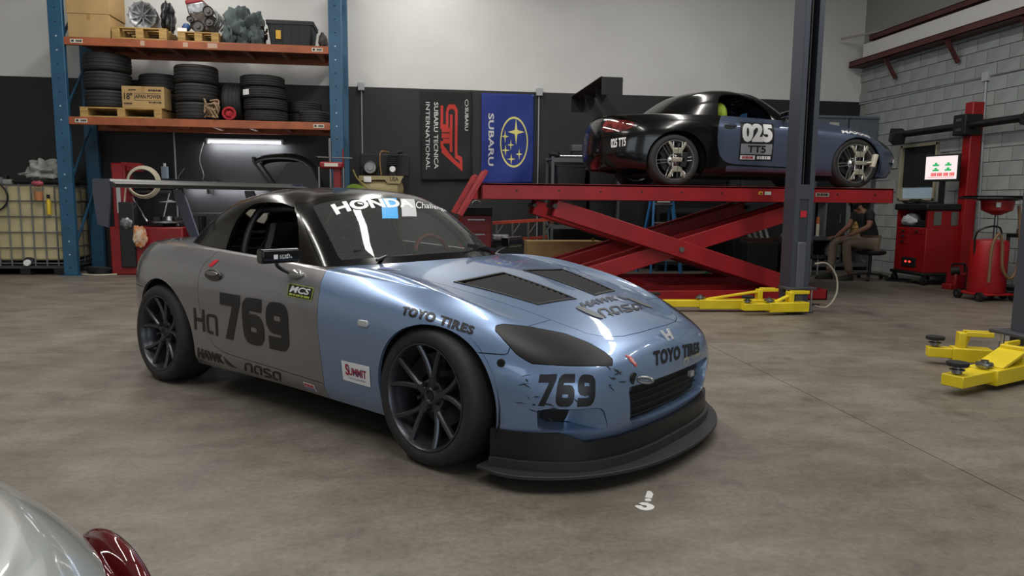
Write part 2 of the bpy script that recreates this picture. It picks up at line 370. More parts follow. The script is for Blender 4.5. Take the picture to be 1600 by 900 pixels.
class Shell:
    """surface mesh with parameter coordinates that can be cut along implicit curves and taken apart into panels"""
    def __init__(s, net, pu, pv, smooth=3):
        S, U, V = ring_surface(net, pu, pv, smooth); nu, nv = S.shape[:2]
        s.n = len(net)
        s.bm = bm = bmesh.new(); L1 = bm.verts.layers.float.new('u'); L2 = bm.verts.layers.float.new('v'); s.L = (L1, L2)
        vv = []
        for i in range(nu):
            for j in range(nv):
                v = bm.verts.new(S[i, j]); v[L1] = min(U[i, j], 2*(s.n-1)-U[i, j]); v[L2] = V[i, j]; vv.append(v)
        for i in range(nu):
            a, b = i*nv, ((i+1) % nu)*nv
            for j in range(nv-1): bm.faces.new((vv[a+j], vv[b+j], vv[b+j+1], vv[a+j+1]))
        bm.normal_update()
        s.bvh = BVHTree.FromBMesh(bm)
    def arr(s):
        L1, L2 = s.L; vs = s.bm.verts
        return np.array([v.co[:] for v in vs]), np.array([(v[L1], v[L2]) for v in vs])
    def cut(s, fn):
        bm = s.bm; L1, L2 = s.L; bm.verts.index_update(); bm.verts.ensure_lookup_table()
        co, uv = s.arr(); d = fn(co, uv); d = np.where(np.abs(d) < 4e-4, 4e-4, d)
        new = []
        es = [e for e in bm.edges if d[e.verts[0].index]*d[e.verts[1].index] < 0]
        if not es: return
        A = np.array([e.verts[0].index for e in es]); B = np.array([e.verts[1].index for e in es])
        lo, hi = np.zeros(len(es)), np.ones(len(es)); da = d[A]
        for k in range(7):
            t = (lo+hi)/2; dm = fn(co[A]+(co[B]-co[A])*t[:, None], uv[A]+(uv[B]-uv[A])*t[:, None]); same = dm*da > 0
            lo = np.where(same, t, lo); hi = np.where(same, hi, t)
        t = np.clip((lo+hi)/2, .02, .98)
        for e, a, b, q in zip(es, A, B, t):
            va = e.verts[0]; ne, nvv = bmesh.utils.edge_split(e, va, float(q))
            p = co[a]+(co[b]-co[a])*q; w = uv[a]+(uv[b]-uv[a])*q
            nvv.co = p; nvv[L1] = w[0]; nvv[L2] = w[1]; new.append(nvv)
        bmesh.ops.connect_verts(bm, verts=new)
    def take(s, name, sel, mat, parent, gap=.0022, lip=.018, thick=True):
        """faces whose index is in sel become a panel; edges drawn back by gap and turned inwards by lip"""
        bm = s.bm; L1, L2 = s.L; vmap = {}; nb = bmesh.new()
        for f in sel:
            for v in f.verts:
                if v not in vmap: vmap[v] = nb.verts.new(v.co)
        for f in sel:
            try: nb.faces.new([vmap[v] for v in f.verts])
            except ValueError: pass
        nb.normal_update()
        be = [e for e in nb.edges if len(e.link_faces) == 1]
        bv = set(v for e in be for v in e.verts)
        nor = {v: v.normal.copy() for v in bv}
        mv = {}
        for v in bv:
            d = Vector()
            for e in v.link_edges:
                if len(e.link_faces) == 1:
                    f = e.link_faces[0]; a, b = e.verts; t = (b.co-a.co); q = f.normal.cross(t).normalized()
                    if q.dot(f.calc_center_median()-a.co) < 0: q = -q
                    d += q
            if d.length > 1e-6: mv[v] = d.normalized()*gap
        for v, d in mv.items(): v.co += d
        if lip:
            r = bmesh.ops.extrude_edge_only(nb, edges=be)
            # new verts correspond to boundary verts through the connecting edges
            for v in [x for x in r['geom'] if isinstance(x, bmesh.types.BMVert)]:
                o = None
                for e in v.link_edges:
                    w = e.other_vert(v)
                    if w in nor: o = w; break
                if o is not None: v.co = v.co-nor[o]*lip
        me = bpy.data.meshes.new(name); nb.to_mesh(me); nb.free()
        me.polygons.foreach_set('use_smooth', [True]*len(me.polygons)); me.set_sharp_from_angle(angle=R(38))
        return link(name, me, mat, parent)
def sd_poly(P, X, Y):
    """signed distance to a polygon, negative inside"""
    P = np.asarray(P, float); n = len(P); d = np.full(X.shape, 1e9); ins = np.zeros(X.shape, bool)
    for i in range(n):
        a, b = P[i], P[(i+1) % n]; e = b-a; wx, wy = X-a[0], Y-a[1]
        t = np.clip((wx*e[0]+wy*e[1])/max(e@e, 1e-12), 0, 1); d = np.minimum(d, (wx-e[0]*t)**2+(wy-e[1]*t)**2)
        c = ((a[1] <= Y) & (b[1] > Y)) | ((b[1] <= Y) & (a[1] > Y))
        with np.errstate(divide='ignore', invalid='ignore'):
            xi = a[0]+(Y-a[1])*e[0]/(e[1] if abs(e[1]) > 1e-12 else 1e-12)
        ins ^= c & (X < xi)
    return np.where(ins, -1, 1)*np.sqrt(d)

# ---------------------------------------------------------------- flat lettering helpers (unit coordinates)
def text2d(body, bold=0., shear=0., space=1.):
    cu = bpy.data.curves.new('lettering', 'FONT'); cu.body = body; cu.offset = bold; cu.shear = shear; cu.space_character = space; cu.resolution_u = 3
    ob = bpy.data.objects.new('lettering', cu); me = bpy.data.meshes.new_from_object(ob)
    v = [(p.co.x, p.co.y) for p in me.vertices]; f = [tuple(q.vertices) for q in me.polygons]
    bpy.data.objects.remove(ob); bpy.data.meshes.remove(me); bpy.data.curves.remove(cu)
    return fit2d(v, f)
def fit2d(v, f):
    a = np.array(v, float); lo, hi = a.min(0), a.max(0); a = (a-lo)/(hi-lo)
    return [tuple(p) for p in a], f
def stroke2d(lines, w, fit=True):
    """thick polylines with square mitres"""
    v, f = [], []
    for ln in lines:
        P = [Vector(p).to_2d() for p in ln]; n = len(P); L = []
        for i, p in enumerate(P):
            d0 = (p-P[i-1]).normalized() if i else None; d1 = (P[i+1]-p).normalized() if i < n-1 else None
            if d0 is None: m = Vector((-d1.y, d1.x))
            elif d1 is None: m = Vector((-d0.y, d0.x))
            else:
                a = Vector((-d0.y, d0.x)); b = Vector((-d1.y, d1.x)); m = (a+b); m = m/max(.35, m.length_squared)*2
            L.append((p+m*w/2, p-m*w/2))
        o = len(v)
        for a, b in L: v += [tuple(a), tuple(b)]
        f += [(o+2*i, o+2*i+1, o+2*i+3, o+2*i+2) for i in range(n-1)]
    return fit2d(v, f) if fit else (v, f)
def merge2d(items):
    """[(shape, x0, x1, y0, y1)] side by side"""
    v, f = [], []
    for (sv, sf), x0, x1, y0, y1 in items:
        o = len(v); v += [(x0+(x1-x0)*x, y0+(y1-y0)*y) for x, y in sv]; f += [tuple(i+o for i in q) for q in sf]
    return v, f
def rnd(path, r=.1, n=3):
    """round the corners of a polyline"""
    P = [Vector(p) for p in path]; out = [P[0]]
    for i in range(1, len(P)-1):
        a, b, c = P[i-1], P[i], P[i+1]; ra = min(r, (a-b).length*.45, (c-b).length*.45); p0 = b+(a-b).normalized()*ra; p1 = b+(c-b).normalized()*ra
        for k in range(n+1): t = k/n; out.append(p0*(1-t)**2+b*2*t*(1-t)+p1*t*t)
    out.append(P[-1]); return [tuple(p) for p in out]
# print too small to read: a row of short blocks
DASH = ([(x+dx, y) for x, w in ((0, .16), (.2, .1), (.34, .2), (.58, .12), (.74, .26)) for dx, y in ((0, 0), (w, 0), (w, 1), (0, 1))], [tuple(range(4*i, 4*i+4)) for i in range(5)])
RECT = ([(0, 0), (1, 0), (1, 1), (0, 1)], [(0, 1, 2, 3)])
def poly2d(p): return fit2d(p, [tuple(range(len(p)))])
SIX = stroke2d([rnd([(.78, .86), (.16, .86), (.16, .14), (.70, .14), (.70, .52), (.16, .52)], .16)], .28)
NINE = ([(1-x, 1-y) for x, y in SIX[0]], SIX[1])
SEVEN = ([(0, 1), (1, 1), (1, .80), (.52, 0), (.16, 0), (.62, .74), (0, .74)], [(0, 6, 5, 1), (1, 5, 4, 3), (1, 3, 2)])
SEVEN = ([(0, 1), (1, 1), (1, .80), (.52, 0), (.16, 0), (.62, .74), (0, .74)], [(0, 1, 5, 6), (1, 2, 5), (2, 3, 4, 5)])
N769 = merge2d([(SEVEN, 0, .31, 0, 1), (SIX, .34, .65, 0, 1), (NINE, .69, 1, 0, 1)])
A_SQ = stroke2d([rnd([(.72, -.12), (.72, 1), (0, 1), (0, 0), (.44, 0)], .2)], .17)
H_SQ = stroke2d([[(0, 0), (0, 1)], [(.7, 0), (.7, 1)], [(0, .5), (.7, .5)]], .17)
HA = merge2d([(H_SQ, 0, .46, .0, 1), (A_SQ, .54, 1, -.06, .86)])
nn = stroke2d([rnd([(0, 0), (0, 1), (.8, 1), (.8, 0)], .28)], .2)
aa = stroke2d([rnd([(.8, 0), (.8, 1), (0, 1), (0, .0), (.46, .0)], .2)], .2)
ss = stroke2d([rnd([(.85, 1), (.0, 1), (.0, .62), (.85, .38), (.85, 0), (0, 0)], .12)], .2)
NASA = merge2d([(nn, 0, .22, 0, 1), (aa, .265, .48, 0, 1), (ss, .52, .74, 0, 1), (aa, .78, 1, 0, 1)])
WINGLOGO = ([(0, 1), (.2, .72), (1, .0), (.62, .08), (.3, .1), (.14, .4)], [(0, 1, 5), (1, 2, 3, 4, 5)])
def hawk(): return merge2d([(text2d('HAWK', .055), 0, .70, .25, 1), (WINGLOGO, .72, 1, .1, .95)])
def to_mesh2d(shape, mapper, maxlen, offset):
    v, f = shape; bm = bmesh.new(); vs = [bm.verts.new((x, y, 0)) for x, y in v]
    for q in f:
        try: bm.faces.new([vs[i] for i in q])
        except ValueError: pass
    bmesh.ops.triangulate(bm, faces=bm.faces)
    # cut finer where the mapped edges are long
    for k in range(6):
        P = {w: Vector(mapper(w.co.x, w.co.y)) for w in bm.verts}
        es = [e for e in bm.edges if (P[e.verts[0]]-P[e.verts[1]]).length > maxlen]
        if not es: break
        bmesh.ops.subdivide_edges(bm, edges=es, cuts=1); bmesh.ops.triangulate(bm, faces=[q for q in bm.faces if len(q.verts) > 3])
    return bm
def decal(name, shape, corners, bvh, mat, parent, off=.0030, maxlen=.02, label=None):
    """corners TL, TR, BR, BL in the thing's coordinates; the shape is laid on the surface bvh"""
    TL, TR, BR, BL = [Vector(c) for c in corners]
    mp = lambda x, y: (BL*(1-x)+BR*x)*(1-y)+(TL*(1-x)+TR*x)*y
    bm = to_mesh2d(shape, mp, maxlen, off)
    nref = (TR-TL).cross(TL-BL)
    for w in bm.verts:
        p = mp(w.co.x, w.co.y)
        if bvh is not None:
            q, n, i, d = bvh.find_nearest(p)
            if n.dot(nref) < 0: n = -n
            p = q+n*off
        w.co = p
    me = bpy.data.meshes.new(name); bm.to_mesh(me); bm.free()
    o = link(name, me, mat, parent)
    if label: o['label'] = label
    return o
def flat(name, shape, corners, mat, parent, label=None): return decal(name, shape, corners, None, mat, parent, maxlen=99, label=label)

# ---------------------------------------------------------------- materials of the cars
def glass_mat(name, tint, dust=.07):
    m = bpy.data.materials.new(name); m.use_nodes = True; N = m.node_tree.nodes; L = m.node_tree.links; N.remove(N['Principled BSDF'])
    t = N.new('ShaderNodeBsdfTransparent'); t.inputs[0].default_value = tint+(1,); g = N.new('ShaderNodeBsdfGlossy'); g.inputs['Roughness'].default_value = .03
    fr = N.new('ShaderNodeFresnel'); fr.inputs[0].default_value = 1.5; mx = N.new('ShaderNodeMixShader')
    df = N.new('ShaderNodeBsdfDiffuse'); df.inputs[0].default_value = (.55, .6, .58, 1); m2 = N.new('ShaderNodeMixShader'); m2.inputs[0].default_value = dust; L.new(t.outputs[0], m2.inputs[1]); L.new(df.outputs[0], m2.inputs[2])
    L.new(fr.outputs[0], mx.inputs[0]); L.new(m2.outputs[0], mx.inputs[1]); L.new(g.outputs[0], mx.inputs[2]); L.new(mx.outputs[0], N['Material Output'].inputs[0]); MATS[name] = m
    return m
GLASS = glass_mat('windscreen_glass', (.72, .80, .76)); DGLASS = glass_mat('tinted_glass', (.25, .27, .27))
BLUE = M('blue_metallic_paint', '7c93b6', .32, .55, coat=1., flake=.05)
GREY = M('grey_metallic_paint', '807e80', .32, .5, coat=1., flake=.05)
GLOSSBLK = M('gloss_black', '0b0a0a', .16, 0, coat=.3, spec=.4)
CARBON = M('gloss_black_top', '120e0b', .2, 0, coat=.25, spec=.35)
SATINBLK = M('satin_black', '141414', .42)
MATTEBLK = M('matte_black', '0b0b0c', .62, bump=.1, bscale=300)
RUBBER = M('tyre_rubber', '232222', .68, var=.15, scale=20, bump=.15, bscale=90)
GUNMETAL = M('gunmetal_wheel', '4c4d52', .33, .75)
SILVER = M('silver_wheel', 'b4b4b4', .3, .9)
STEEL = M('bare_steel', '8d8d8d', .35, 1.)
DARKSTEEL = M('dark_steel', '4a4848', .45, .9)
CHROME = M('chrome', 'd8d8d8', .08, 1.)
INTERIOR = M('interior_black', '101010', .8)
DECALBLK = M('black_vinyl', '17161b', .35)
DECALWHT = M('white_vinyl', 'e6e6e6', .4)
DECALRED = M('red_vinyl', 'b8232c', .4)
SPLIT = M('splitter_black', '2a2a2c', .6, bump=.12, bscale=400)
WINGPAINT = M('dark_slate_paint', '33374a', .4)

# ---------------------------------------------------------------- coupe parts, meshes shared by both race cars
ARCH = ((.03, .315, .343, .332), (-2.365, .322, .375, .352))
def f_arch(co, uv):
    d = np.full(len(co), 9.)
    for cx, cz, rx, rz in ARCH: d = np.minimum(d, (np.hypot((co[:, 0]-cx)/rx, (co[:, 2]-cz)/rz)-1)*rz)
    return d
HOOD_P = [(.685, -.2), (.685, 0), (.683, .14), (.668, .265), (.63, .36), (.57, .415), (.42, .445), (.26, .475), (.06, .52), (-.147, .56), (-.364, .605), (-.56, .64), (-.78, .66), (-1.0, .66), (-1.0, -.2)]
def f_hood(co, uv): return np.where(uv[:, 1] < 5.4, 1, np.where(co[:, 0] < -1.2, 1, sd_poly(HOOD_P, co[:, 0], np.abs(co[:, 1]))))
LAMP_P = [(-.300, .645), (-.292, .660), (-.26, .666), (-.153, .655), (0, .626), (.103, .591), (.165, .556), (.194, .530), (.186, .508), (.026, .515), (-.159, .524), (-.214, .556), (-.258, .602)]
def f_lamp(co, uv): return sd_poly(LAMP_P, (co[:, 0]-np.abs(co[:, 1]))*.7071, co[:, 2])
GRILLE_P = rrect(-.9, .39, .232, .412, .05)
def f_grille(co, uv): return np.where(co[:, 0] < .3, 1, np.maximum(sd_poly([(-.5, .415), (.40, .408), (.405, .39), (.375, .26), (.34, .235), (-.5, .228)], np.abs(co[:, 1]), co[:, 2]), -9))
DUCT_P = [(.730, .325), (.722, .262), (.70, .238), (.52, .236), (.50, .25), (.535, .33), (.56, .342), (.715, .342)]
def f_duct(co, uv): return np.where(co[:, 0] < .3, 1, sd_poly(DUCT_P, np.abs(co[:, 1]), co[:, 2]))
def f_duct2(co, uv): return np.where(co[:, 0] < .3, 1, np.abs(co[:, 1])*-1+.645)
def f_bump(co, uv): return sd_poly([(1.2, 0), (1.2, .9), (.40, .9), (.40, .553), (.1, .553), (.1, 0)], co[:, 0], co[:, 2])
DOOR_P = [(-.80, 1.0), (-.80, .82), (-.752, .72), (-.748, .249), (-1.60, .280), (-1.70, .292), (-1.765, .32), (-1.825, .39), (-1.86, .5), (-1.87, .62), (-1.862, .73), (-1.84, .80), (-1.80, .87), (-1.76, 1.0)]
def f_door(co, uv): return sd_poly(DOOR_P, co[:, 0], co[:, 2])
def f_fend(co, uv): return sd_poly([(-.80, 1.0), (-.80, .82), (-.752, .72), (-.748, 0), (2, 0), (2, 1.)], co[:, 0], co[:, 2])
VENT_P = [(-.155, .10), (-.16, .455), (.255, .345), (.29, .10)]
def f_vent(co, uv): return np.where(uv[:, 1] < 5.5, 1, sd_poly(VENT_P, co[:, 0], np.abs(co[:, 1])))
def f_trunk(co, uv): return np.where(uv[:, 1] < 5., 1, sd_poly([(-2.66, -.2), (-2.66, .44), (-2.70, .50), (-3.02, .47), (-3.12, .42), (-3.4, .40), (-3.4, -.2)], co[:, 0], np.abs(co[:, 1])))
TAIL_P = [(-2.93, .775), (-3.02, .825), (-3.2, .825), (-3.2, .66), (-3.06, .665), (-2.97, .70)]
def f_tail(co, uv): return np.where(np.abs(co[:, 1]) < .30, 1, np.where(co[:, 0] > -2, 1, sd_poly([(-.0, .765), (.10, .81), (.42, .815), (.46, .78), (.46, .69), (.40, .665), (.14, .665), (.02, .71)], (-2.86-co[:, 0])*.75+(.72-np.abs(co[:, 1]))*.75, co[:, 2])))
def f_rbump(co, uv): return np.where(co[:, 0] > -2.4, 1, np.maximum(co[:, 2]-.60, co[:, 0]+2.4))
SH = Shell(body_net(), 10, 7)
for fn in (f_arch, f_hood, f_lamp, f_grille, f_duct, f_duct2, f_bump, f_door, f_fend, f_vent, f_trunk, f_tail, f_rbump): SH.cut(fn)
SH.bm.faces.ensure_lookup_table()
def classify():
    L1, L2 = SH.L; fs = list(SH.bm.faces)
    co = np.array([f.calc_center_median()[:] for f in fs]); uv = np.array([(sum(v[L1] for v in f.verts)/len(f.verts), sum(v[L2] for v in f.verts)/len(f.verts)) for f in fs])
    I = lambda fn: fn(co, uv) < 0
    lab = np.full(len(fs), 'quarter_body', dtype=object)
    lab[I(f_fend)] = 'fender'; lab[I(f_door)] = 'door'; lab[I(f_rbump)] = 'rear_bumper'; lab[I(f_trunk)] = 'trunk_lid'
    lab[I(f_bump) & ~I(f_hood)] = 'front_bumper'; lab[I(f_hood)] = 'hood'; lab[I(f_vent)] = 'vent'
    lab[I(f_lamp)] = 'headlamp_cover'; lab[I(f_grille)] = 'grille'; d = I(f_duct); lab[d] = 'duct'; lab[d & I(f_duct2)] = 'duct_hole'
    lab[I(f_tail)] = 'tail_lamp'; lab[I(f_arch)] = ''
    side = np.where(co[:, 1] < 0, 'R', 'L'); P = {}
    for f, l, s in zip(fs, lab, side):
        if not l: continue
        if l in ('fender', 'door', 'headlamp_cover', 'vent', 'duct', 'duct_hole', 'tail_lamp'): l += s
        P.setdefault(l, []).append(f)
    return P
PANELS = classify()
CAB = Shell(CABIN, 10, 7)
def g_ws(co, uv): return np.maximum(np.maximum(.16-uv[:, 1], uv[:, 1]-1.86), (uv[:, 0]-4.55))*.2+np.where((uv[:, 1] > 1.55) & (uv[:, 0] > 4.1), .0, 0)
def g_frame(co, uv): return np.maximum(uv[:, 0]-5.55-.45*np.clip(uv[:, 1]-1.3, 0, 1), uv[:, 1]-2.12)*.2
SIDE_P = [(-1.06, .78), (-1.135, .95), (-1.20, 1.03), (-1.275, 1.10), (-1.345, 1.14), (-1.45, 1.164), (-1.6, 1.168), (-1.70, 1.156), (-1.755, 1.125), (-1.785, 1.06), (-1.80, .95), (-1.815, .78)]
def g_side(co, uv): return sd_poly(SIDE_P, co[:, 0], co[:, 2])
def g_rear(co, uv): return np.maximum(np.maximum(.28-uv[:, 1], uv[:, 1]-1.72), 11.75-uv[:, 0])*.2
for fn in (g_ws, g_frame, g_side, g_rear): CAB.cut(fn)
def classify_cab():
    L1, L2 = CAB.L; P = {}
    fs = list(CAB.bm.faces); co = np.array([f.calc_center_median()[:] for f in fs]); uv = np.array([(sum(v[L1] for v in f.verts)/len(f.verts), sum(v[L2] for v in f.verts)/len(f.verts)) for f in fs])
    a, b, c, d = [fn(co, uv) < 0 for fn in (g_ws, g_frame, g_side, g_rear)]
    for f, w, fr, s, r in zip(fs, a, b, c, d):
        l = 'windscreen' if w else '' if (s and not fr) else 'windscreen_frame' if fr else 'rear_window' if r else 'hardtop'
        if l: P.setdefault(l, []).append(f)
    return P
CPAN = classify_cab()
BVH_B, BVH_C = SH.bvh, CAB.bvh
MESH = {}
def panel(key, name, src, mat, parent, **k):
    if key not in MESH:
        o = (SH if src is PANELS else CAB).take(name, src[key], mat, parent, **k); MESH[key] = o.data; me = o.data
        if not me.materials: me.materials.append(mat)
        return o
    o = link(name, MESH[key], None, parent)
    o.material_slots[0].link = 'OBJECT'; o.material_slots[0].material = mat
    return o
def part(key, name, g, mat, parent, smooth=40, bev=0):
    """a part whose mesh is made once and shared"""
    if key not in MESH: MESH[key] = g().mesh(name, smooth)
    me = MESH[key]
    if not me.materials: me.materials.append(mat)
    o = link(name, me, None, parent)
    if me.materials[0] != mat: o.material_slots[0].link = 'OBJECT'; o.material_slots[0].material = mat
    return o
# wheel: local z is the axle, pointing outwards; 0 at the rim lip
TYRE_PROF = [(.232, -.006), (.240, .004), (.262, .013), (.285, .012), (.302, .002), (.3125, -.018), (.3165, -.040), (.318, -.075), (.318, -.085), (.313, -.086), (.313, -.092), (.318, -.093), (.318, -.147), (.313, -.148), (.313, -.154), (.318, -.155), (.318, -.165), (.3165, -.20), (.3125, -.222), (.302, -.242), (.285, -.252), (.25, -.245), (.232, -.23)]
RIM_PROF = [(.2405, -.002), (.2435, .004), (.2425, .009), (.237, .009), (.231, .001), (.227, -.02), (.222, -.035), (.212, -.06), (.208, -.12), (.210, -.2), (.228, -.225), (.240, -.238), (.240, -.232), (.222, -.20), (.216, -.1), (.228, -.045), (.236, -.01)]
def spoke_arm(g, a0, r0, a1, r1, w0, w1, z0, z1, d0=.03, d1=.022):
    P = []; n = 4
    for i in range(n+1):
        t = i/n; a = a0+(a1-a0)*t**.8; r = r0+(r1-r0)*t; z = z0+(z1-z0)*t**1.5; w = w0+(w1-w0)*t; d = d0+(d1-d0)*t
        c = Vector((r*math.cos(a), r*math.sin(a), z)); P.append((c, w, d))
    rows = []
    for i, (c, w, d) in enumerate(P):
        t = (P[min(i+1, n)][0]-P[max(i-1, 0)][0]).normalized(); s = t.cross(Vector((0, 0, 1))).normalized(); u = Vector((0, 0, 1))
        rows.append([c-s*w/2-u*d, c-s*w/2-u*.008, c-s*w*.28, c+s*w*.28, c+s*w/2-u*.008, c+s*w/2-u*d, c-s*w/2-u*d])
    g.grid(rows)
    g.add([rows[0][i] for i in range(6)], [(0, 1, 2, 3, 4, 5)]); g.add([rows[-1][i] for i in range(6)], [(0, 1, 2, 3, 4, 5)])
def v_spoke():
    g = G()
    spoke_arm(g, 0, .035, 0, .105, .050, .044, -.036, -.030)
    for s in (-1, 1): spoke_arm(g, s*R(4), .085, s*R(17.5), .238, .026, .024, -.030, .004)
    return g
def twin_spoke():
    g = G()
    for s in (-1, 1): spoke_arm(g, s*R(11), .06, s*R(5.2), .222, .015, .013, -.045, -.012)
    return g
def make_wheel(root, loc_, rot, style, rim_mat):
    k = style
    w = part('rim'+k, 'wheel', lambda: G().lathe(RIM_PROF, 64, closed=True), rim_mat, root)
    w.location = loc_; w.rotation_euler = rot
    part('tyre', 'tyre', lambda: G().lathe(TYRE_PROF, 64), RUBBER, w)
    for i in range(5 if k == 'V' else 6):
        o = part('spoke'+k, 'spoke', v_spoke if k == 'V' else twin_spoke, rim_mat, w, smooth=30); o.rotation_euler = (0, 0, 2*PI*i/(5 if k == 'V' else 6)+(.25 if k == 'V' else .1))
    part('hub', 'hub', lambda: G().lathe([(.0, -.052), (.024, -.052), (.026, -.030), (.034, -.028), (.04, -.034), (.075, -.045), (.078, -.08), (.0, -.08)], 32), rim_mat, w)
    part('cap', 'hub_bore', lambda: G().lathe([(.0, -.034), (.020, -.034), (.025, -.0285)], 24), SATINBLK, w)
    for i in range(5):
        a = 2*PI*i/5+.25+.628
        part('nut', 'lug_nut', lambda: G().cyl((.057, 0, -.05), (.057, 0, -.012), .0105, .0085, n=6), DARKSTEEL, w).rotation_euler = (0, 0, a)
    part('disc', 'brake_disc', lambda: G().lathe([(.0, -.10), (.06, -.10), (.065, -.112), (.15, -.112), (.15, -.136), (.06, -.136)], 40), DARKSTEEL, w)
    part('caliper', 'brake_caliper', lambda: G().prism([(.085, -.10), (.155, -.12), (.185, -.06), (.19, .0), (.185, .06), (.155, .12), (.085, .10), (.115, .0)], -.165, -.075), M('caliper_grey', '2b2b2b', .5, .5), w).rotation_euler = (0, 0, 2.0)
    return w

# ---------------------------------------------------------------- the two race cars
def tub():
    g = G()
    g.bb(-2.62, .45, -.66, .66, .14, .17)                       # floor pan
    for y in (-.66, .66): g.bb(-2.0, -.60, y-.05, y+.05, .14, .45)
    g.bb(-.62, -.56, -.70, .70, .16, .80); g.bb(-2.14, -2.08, -.68, .68, .16, .86); g.bb(-3.2, -2.7, -.5, .5, .24, .28)
    g.bb(.60, .64, -.55, .55, .18, .52)
    return g
def liner():
    # wheel housing: half drum round z=.32, opening outwards (+y)
    g = G(); P = []
    for i in range(21):
        a = R(-20+220*i/20); c, s = math.cos(a), math.sin(a); P.append([(c*.362, .42, s*.362), (c*.362, .80, s*.352)])
    g.grid(P); g.add([(c[0][0], .42, c[0][2]) for c in P], [tuple(range(21))]); return g
def seat_back():
    g = G(); prof = []
    for z, w, d in ((.22, .20, .30), (.40, .22, .16), (.62, .23, .06), (.80, .22, .0), (.95, .15, -.02), (1.04, .12, -.03)):
        prof.append([(d+.11, -w, z), (d+.02, -w*.92, z), (d, 0, z), (d+.02, w*.92, z), (d+.11, w, z), (d+.09, w+.025, z), (d-.05, w*.7, z), (d-.07, 0, z), (d-.05, -w*.7, z), (d+.09, -w-.025, z), (d+.11, -w, z)])
    return g.grid(prof)
def roll(pts, r=.021): return lambda: G().tube(cr(pts, 5), r, 10)
def mirror_head(): 
    g = G(); return g.prism(rrect(-.035, .035, -.037, .037, .018), -.10, .10)
def build_car(name, label, loc_, yaw, cfg):
    root = thing(name, label, 'car', loc_, yaw)
    m = cfg['m']; P = lambda k, n, mat, **kw: panel(k, n, PANELS, mat, root, **kw); C_ = lambda k, n, mat, **kw: panel(k, n, CPAN, mat, root, **kw)
    P('quarter_body', 'rear_body', m['quarter']); P('rear_bumper', 'rear_bumper', m['rbump']); P('trunk_lid', 'trunk_lid', m['trunk'])
    P('front_bumper', 'front_bumper', m['bump'])
    hood = P('hood', 'hood', m['hood'])
    for s in 'RL':
        P('fender'+s, 'fender', m['fender']); d = P('door'+s, 'door', m['door']); sg = -1 if s == 'R' else 1
        # recessed pull handle with its surround
        hm = G(frame((-1.705, sg*.868, .745), (1, 0, 0), (0, 0, 1)))
        hm.prism([(x*.085, y*.034) for x, y in arc(0, 0, 1, 0, 360, 20)[:-1]], -.004*sg*-1, .006*sg*-1)
        hm.build('handle_recess', M('handle_dark', '4a4847', .3, .5), d, bev=.003)
        hb = G(frame((-1.70, sg*.874, .752), (1, 0, 0), (0, 0, 1))); hb.prism([(x*.062, y*.013+.004) for x, y in arc(0, 0, 1, 0, 360, 16)[:-1]], -.004, .010); hb.build('door_handle', m['door'], d, bev=.003)
        P('headlamp_cover'+s, 'headlamp_cover', M('lamp_cover_black', '070707', .42, spec=.35), lip=.02, gap=.0012)
        P('duct'+s, 'brake_duct', m['bump'], gap=0, lip=0); P('duct_hole'+s, 'duct_opening', MATTEBLK, gap=0, lip=0)
        P('tail_lamp'+s, 'tail_lamp', cfg['tail'], gap=.001, lip=.02)
        part('liner'+s, 'wheel_housing', liner, INTERIOR, root).location = (.03, 0, .318)
        o = part('liner'+s, 'wheel_housing', liner, INTERIOR, root); o.location = (-2.37, 0, .328)
        if s == 'R':
            for q in [c for c in KIDS(root) if c.name.startswith('wheel_housing')]: q.scale = (1, -1, 1)
    P('grille', 'grille', MATTEBLK, gap=0, lip=0)
    C_('windscreen', 'windscreen', GLASS, gap=0, lip=0); fr = C_('windscreen_frame', 'windscreen_frame', GLOSSBLK, gap=.001); C_('hardtop', 'hardtop', cfg['top']); C_('rear_window', 'rear_window', DGLASS, gap=0, lip=0)
    # interior
    part('tub', 'cockpit_tub', tub, INTERIOR, root)
    part('dash', 'dashboard', lambda: G(frame((-.74, 0, .62), (0, 1, 0), (0, 0, 1))).prism([(-.66, -.15), (.66, -.15), (.66, .17), (.50, .205), (-.50, .205), (-.66, .17)], -.02, .30), M('dash_black', '161616', .7), root, bev=.02)
    if cfg.get('cage'):
        red = M('red_leather', '7c1a17', .6)
        for y in (-.36, .36): part('seat', 'racing_seat', seat_back, MATTEBLK, root).location = (-1.72, y, 0)
        sw = part('swheel', 'steering_wheel', lambda: G().tube([(0, .165*math.cos(t*PI/16), .165*math.sin(t*PI/16)) for t in range(32)], .015, 8, True), red, root); sw.location = (-1.12, .36, .80); sw.rotation_euler = (0, R(-18), 0)
        o = part('swspoke', 'steering_spokes', lambda: G().box((0, 0, 0), (.02, .31, .04)).cyl((0, 0, 0), (.18, 0, -.02), .03), SATINBLK, sw)
        for k, pts in enumerate(([(-1.80, -.60, .2), (-1.80, -.60, .9), (-1.78, -.50, 1.12), (-1.78, -.40, 1.165), (-1.78, .40, 1.165), (-1.78, .50, 1.12), (-1.80, .60, .9), (-1.80, .60, .2)],
                                 [(-1.78, -.48, 1.12), (-1.3, -.50, 1.11), (-1.06, -.56, .93), (-.92, -.60, .72), (-.85, -.62, .3)], [(-1.78, .48, 1.12), (-1.3, .50, 1.11), (-1.06, .56, .93), (-.92, .60, .72), (-.85, .62, .3)],
                                 [(-1.80, -.42, 1.14), (-2.5, .30, .7)], [(-1.80, .42, 1.14), (-2.5, -.30, .7)], [(-1.80, -.46, 1.13), (-2.55, -.42, .72)], [(-1.80, .46, 1.13), (-2.55, .42, .72)], [(-1.80, -.60, .80), (-1.80, .60, .80)], [(-.95, -.62, .62), (-1.8, -.62, .42)])):
            part('cage%d' % k, 'roll_bar', roll(pts), M('cage_grey', '2a2a2b', .4), root)
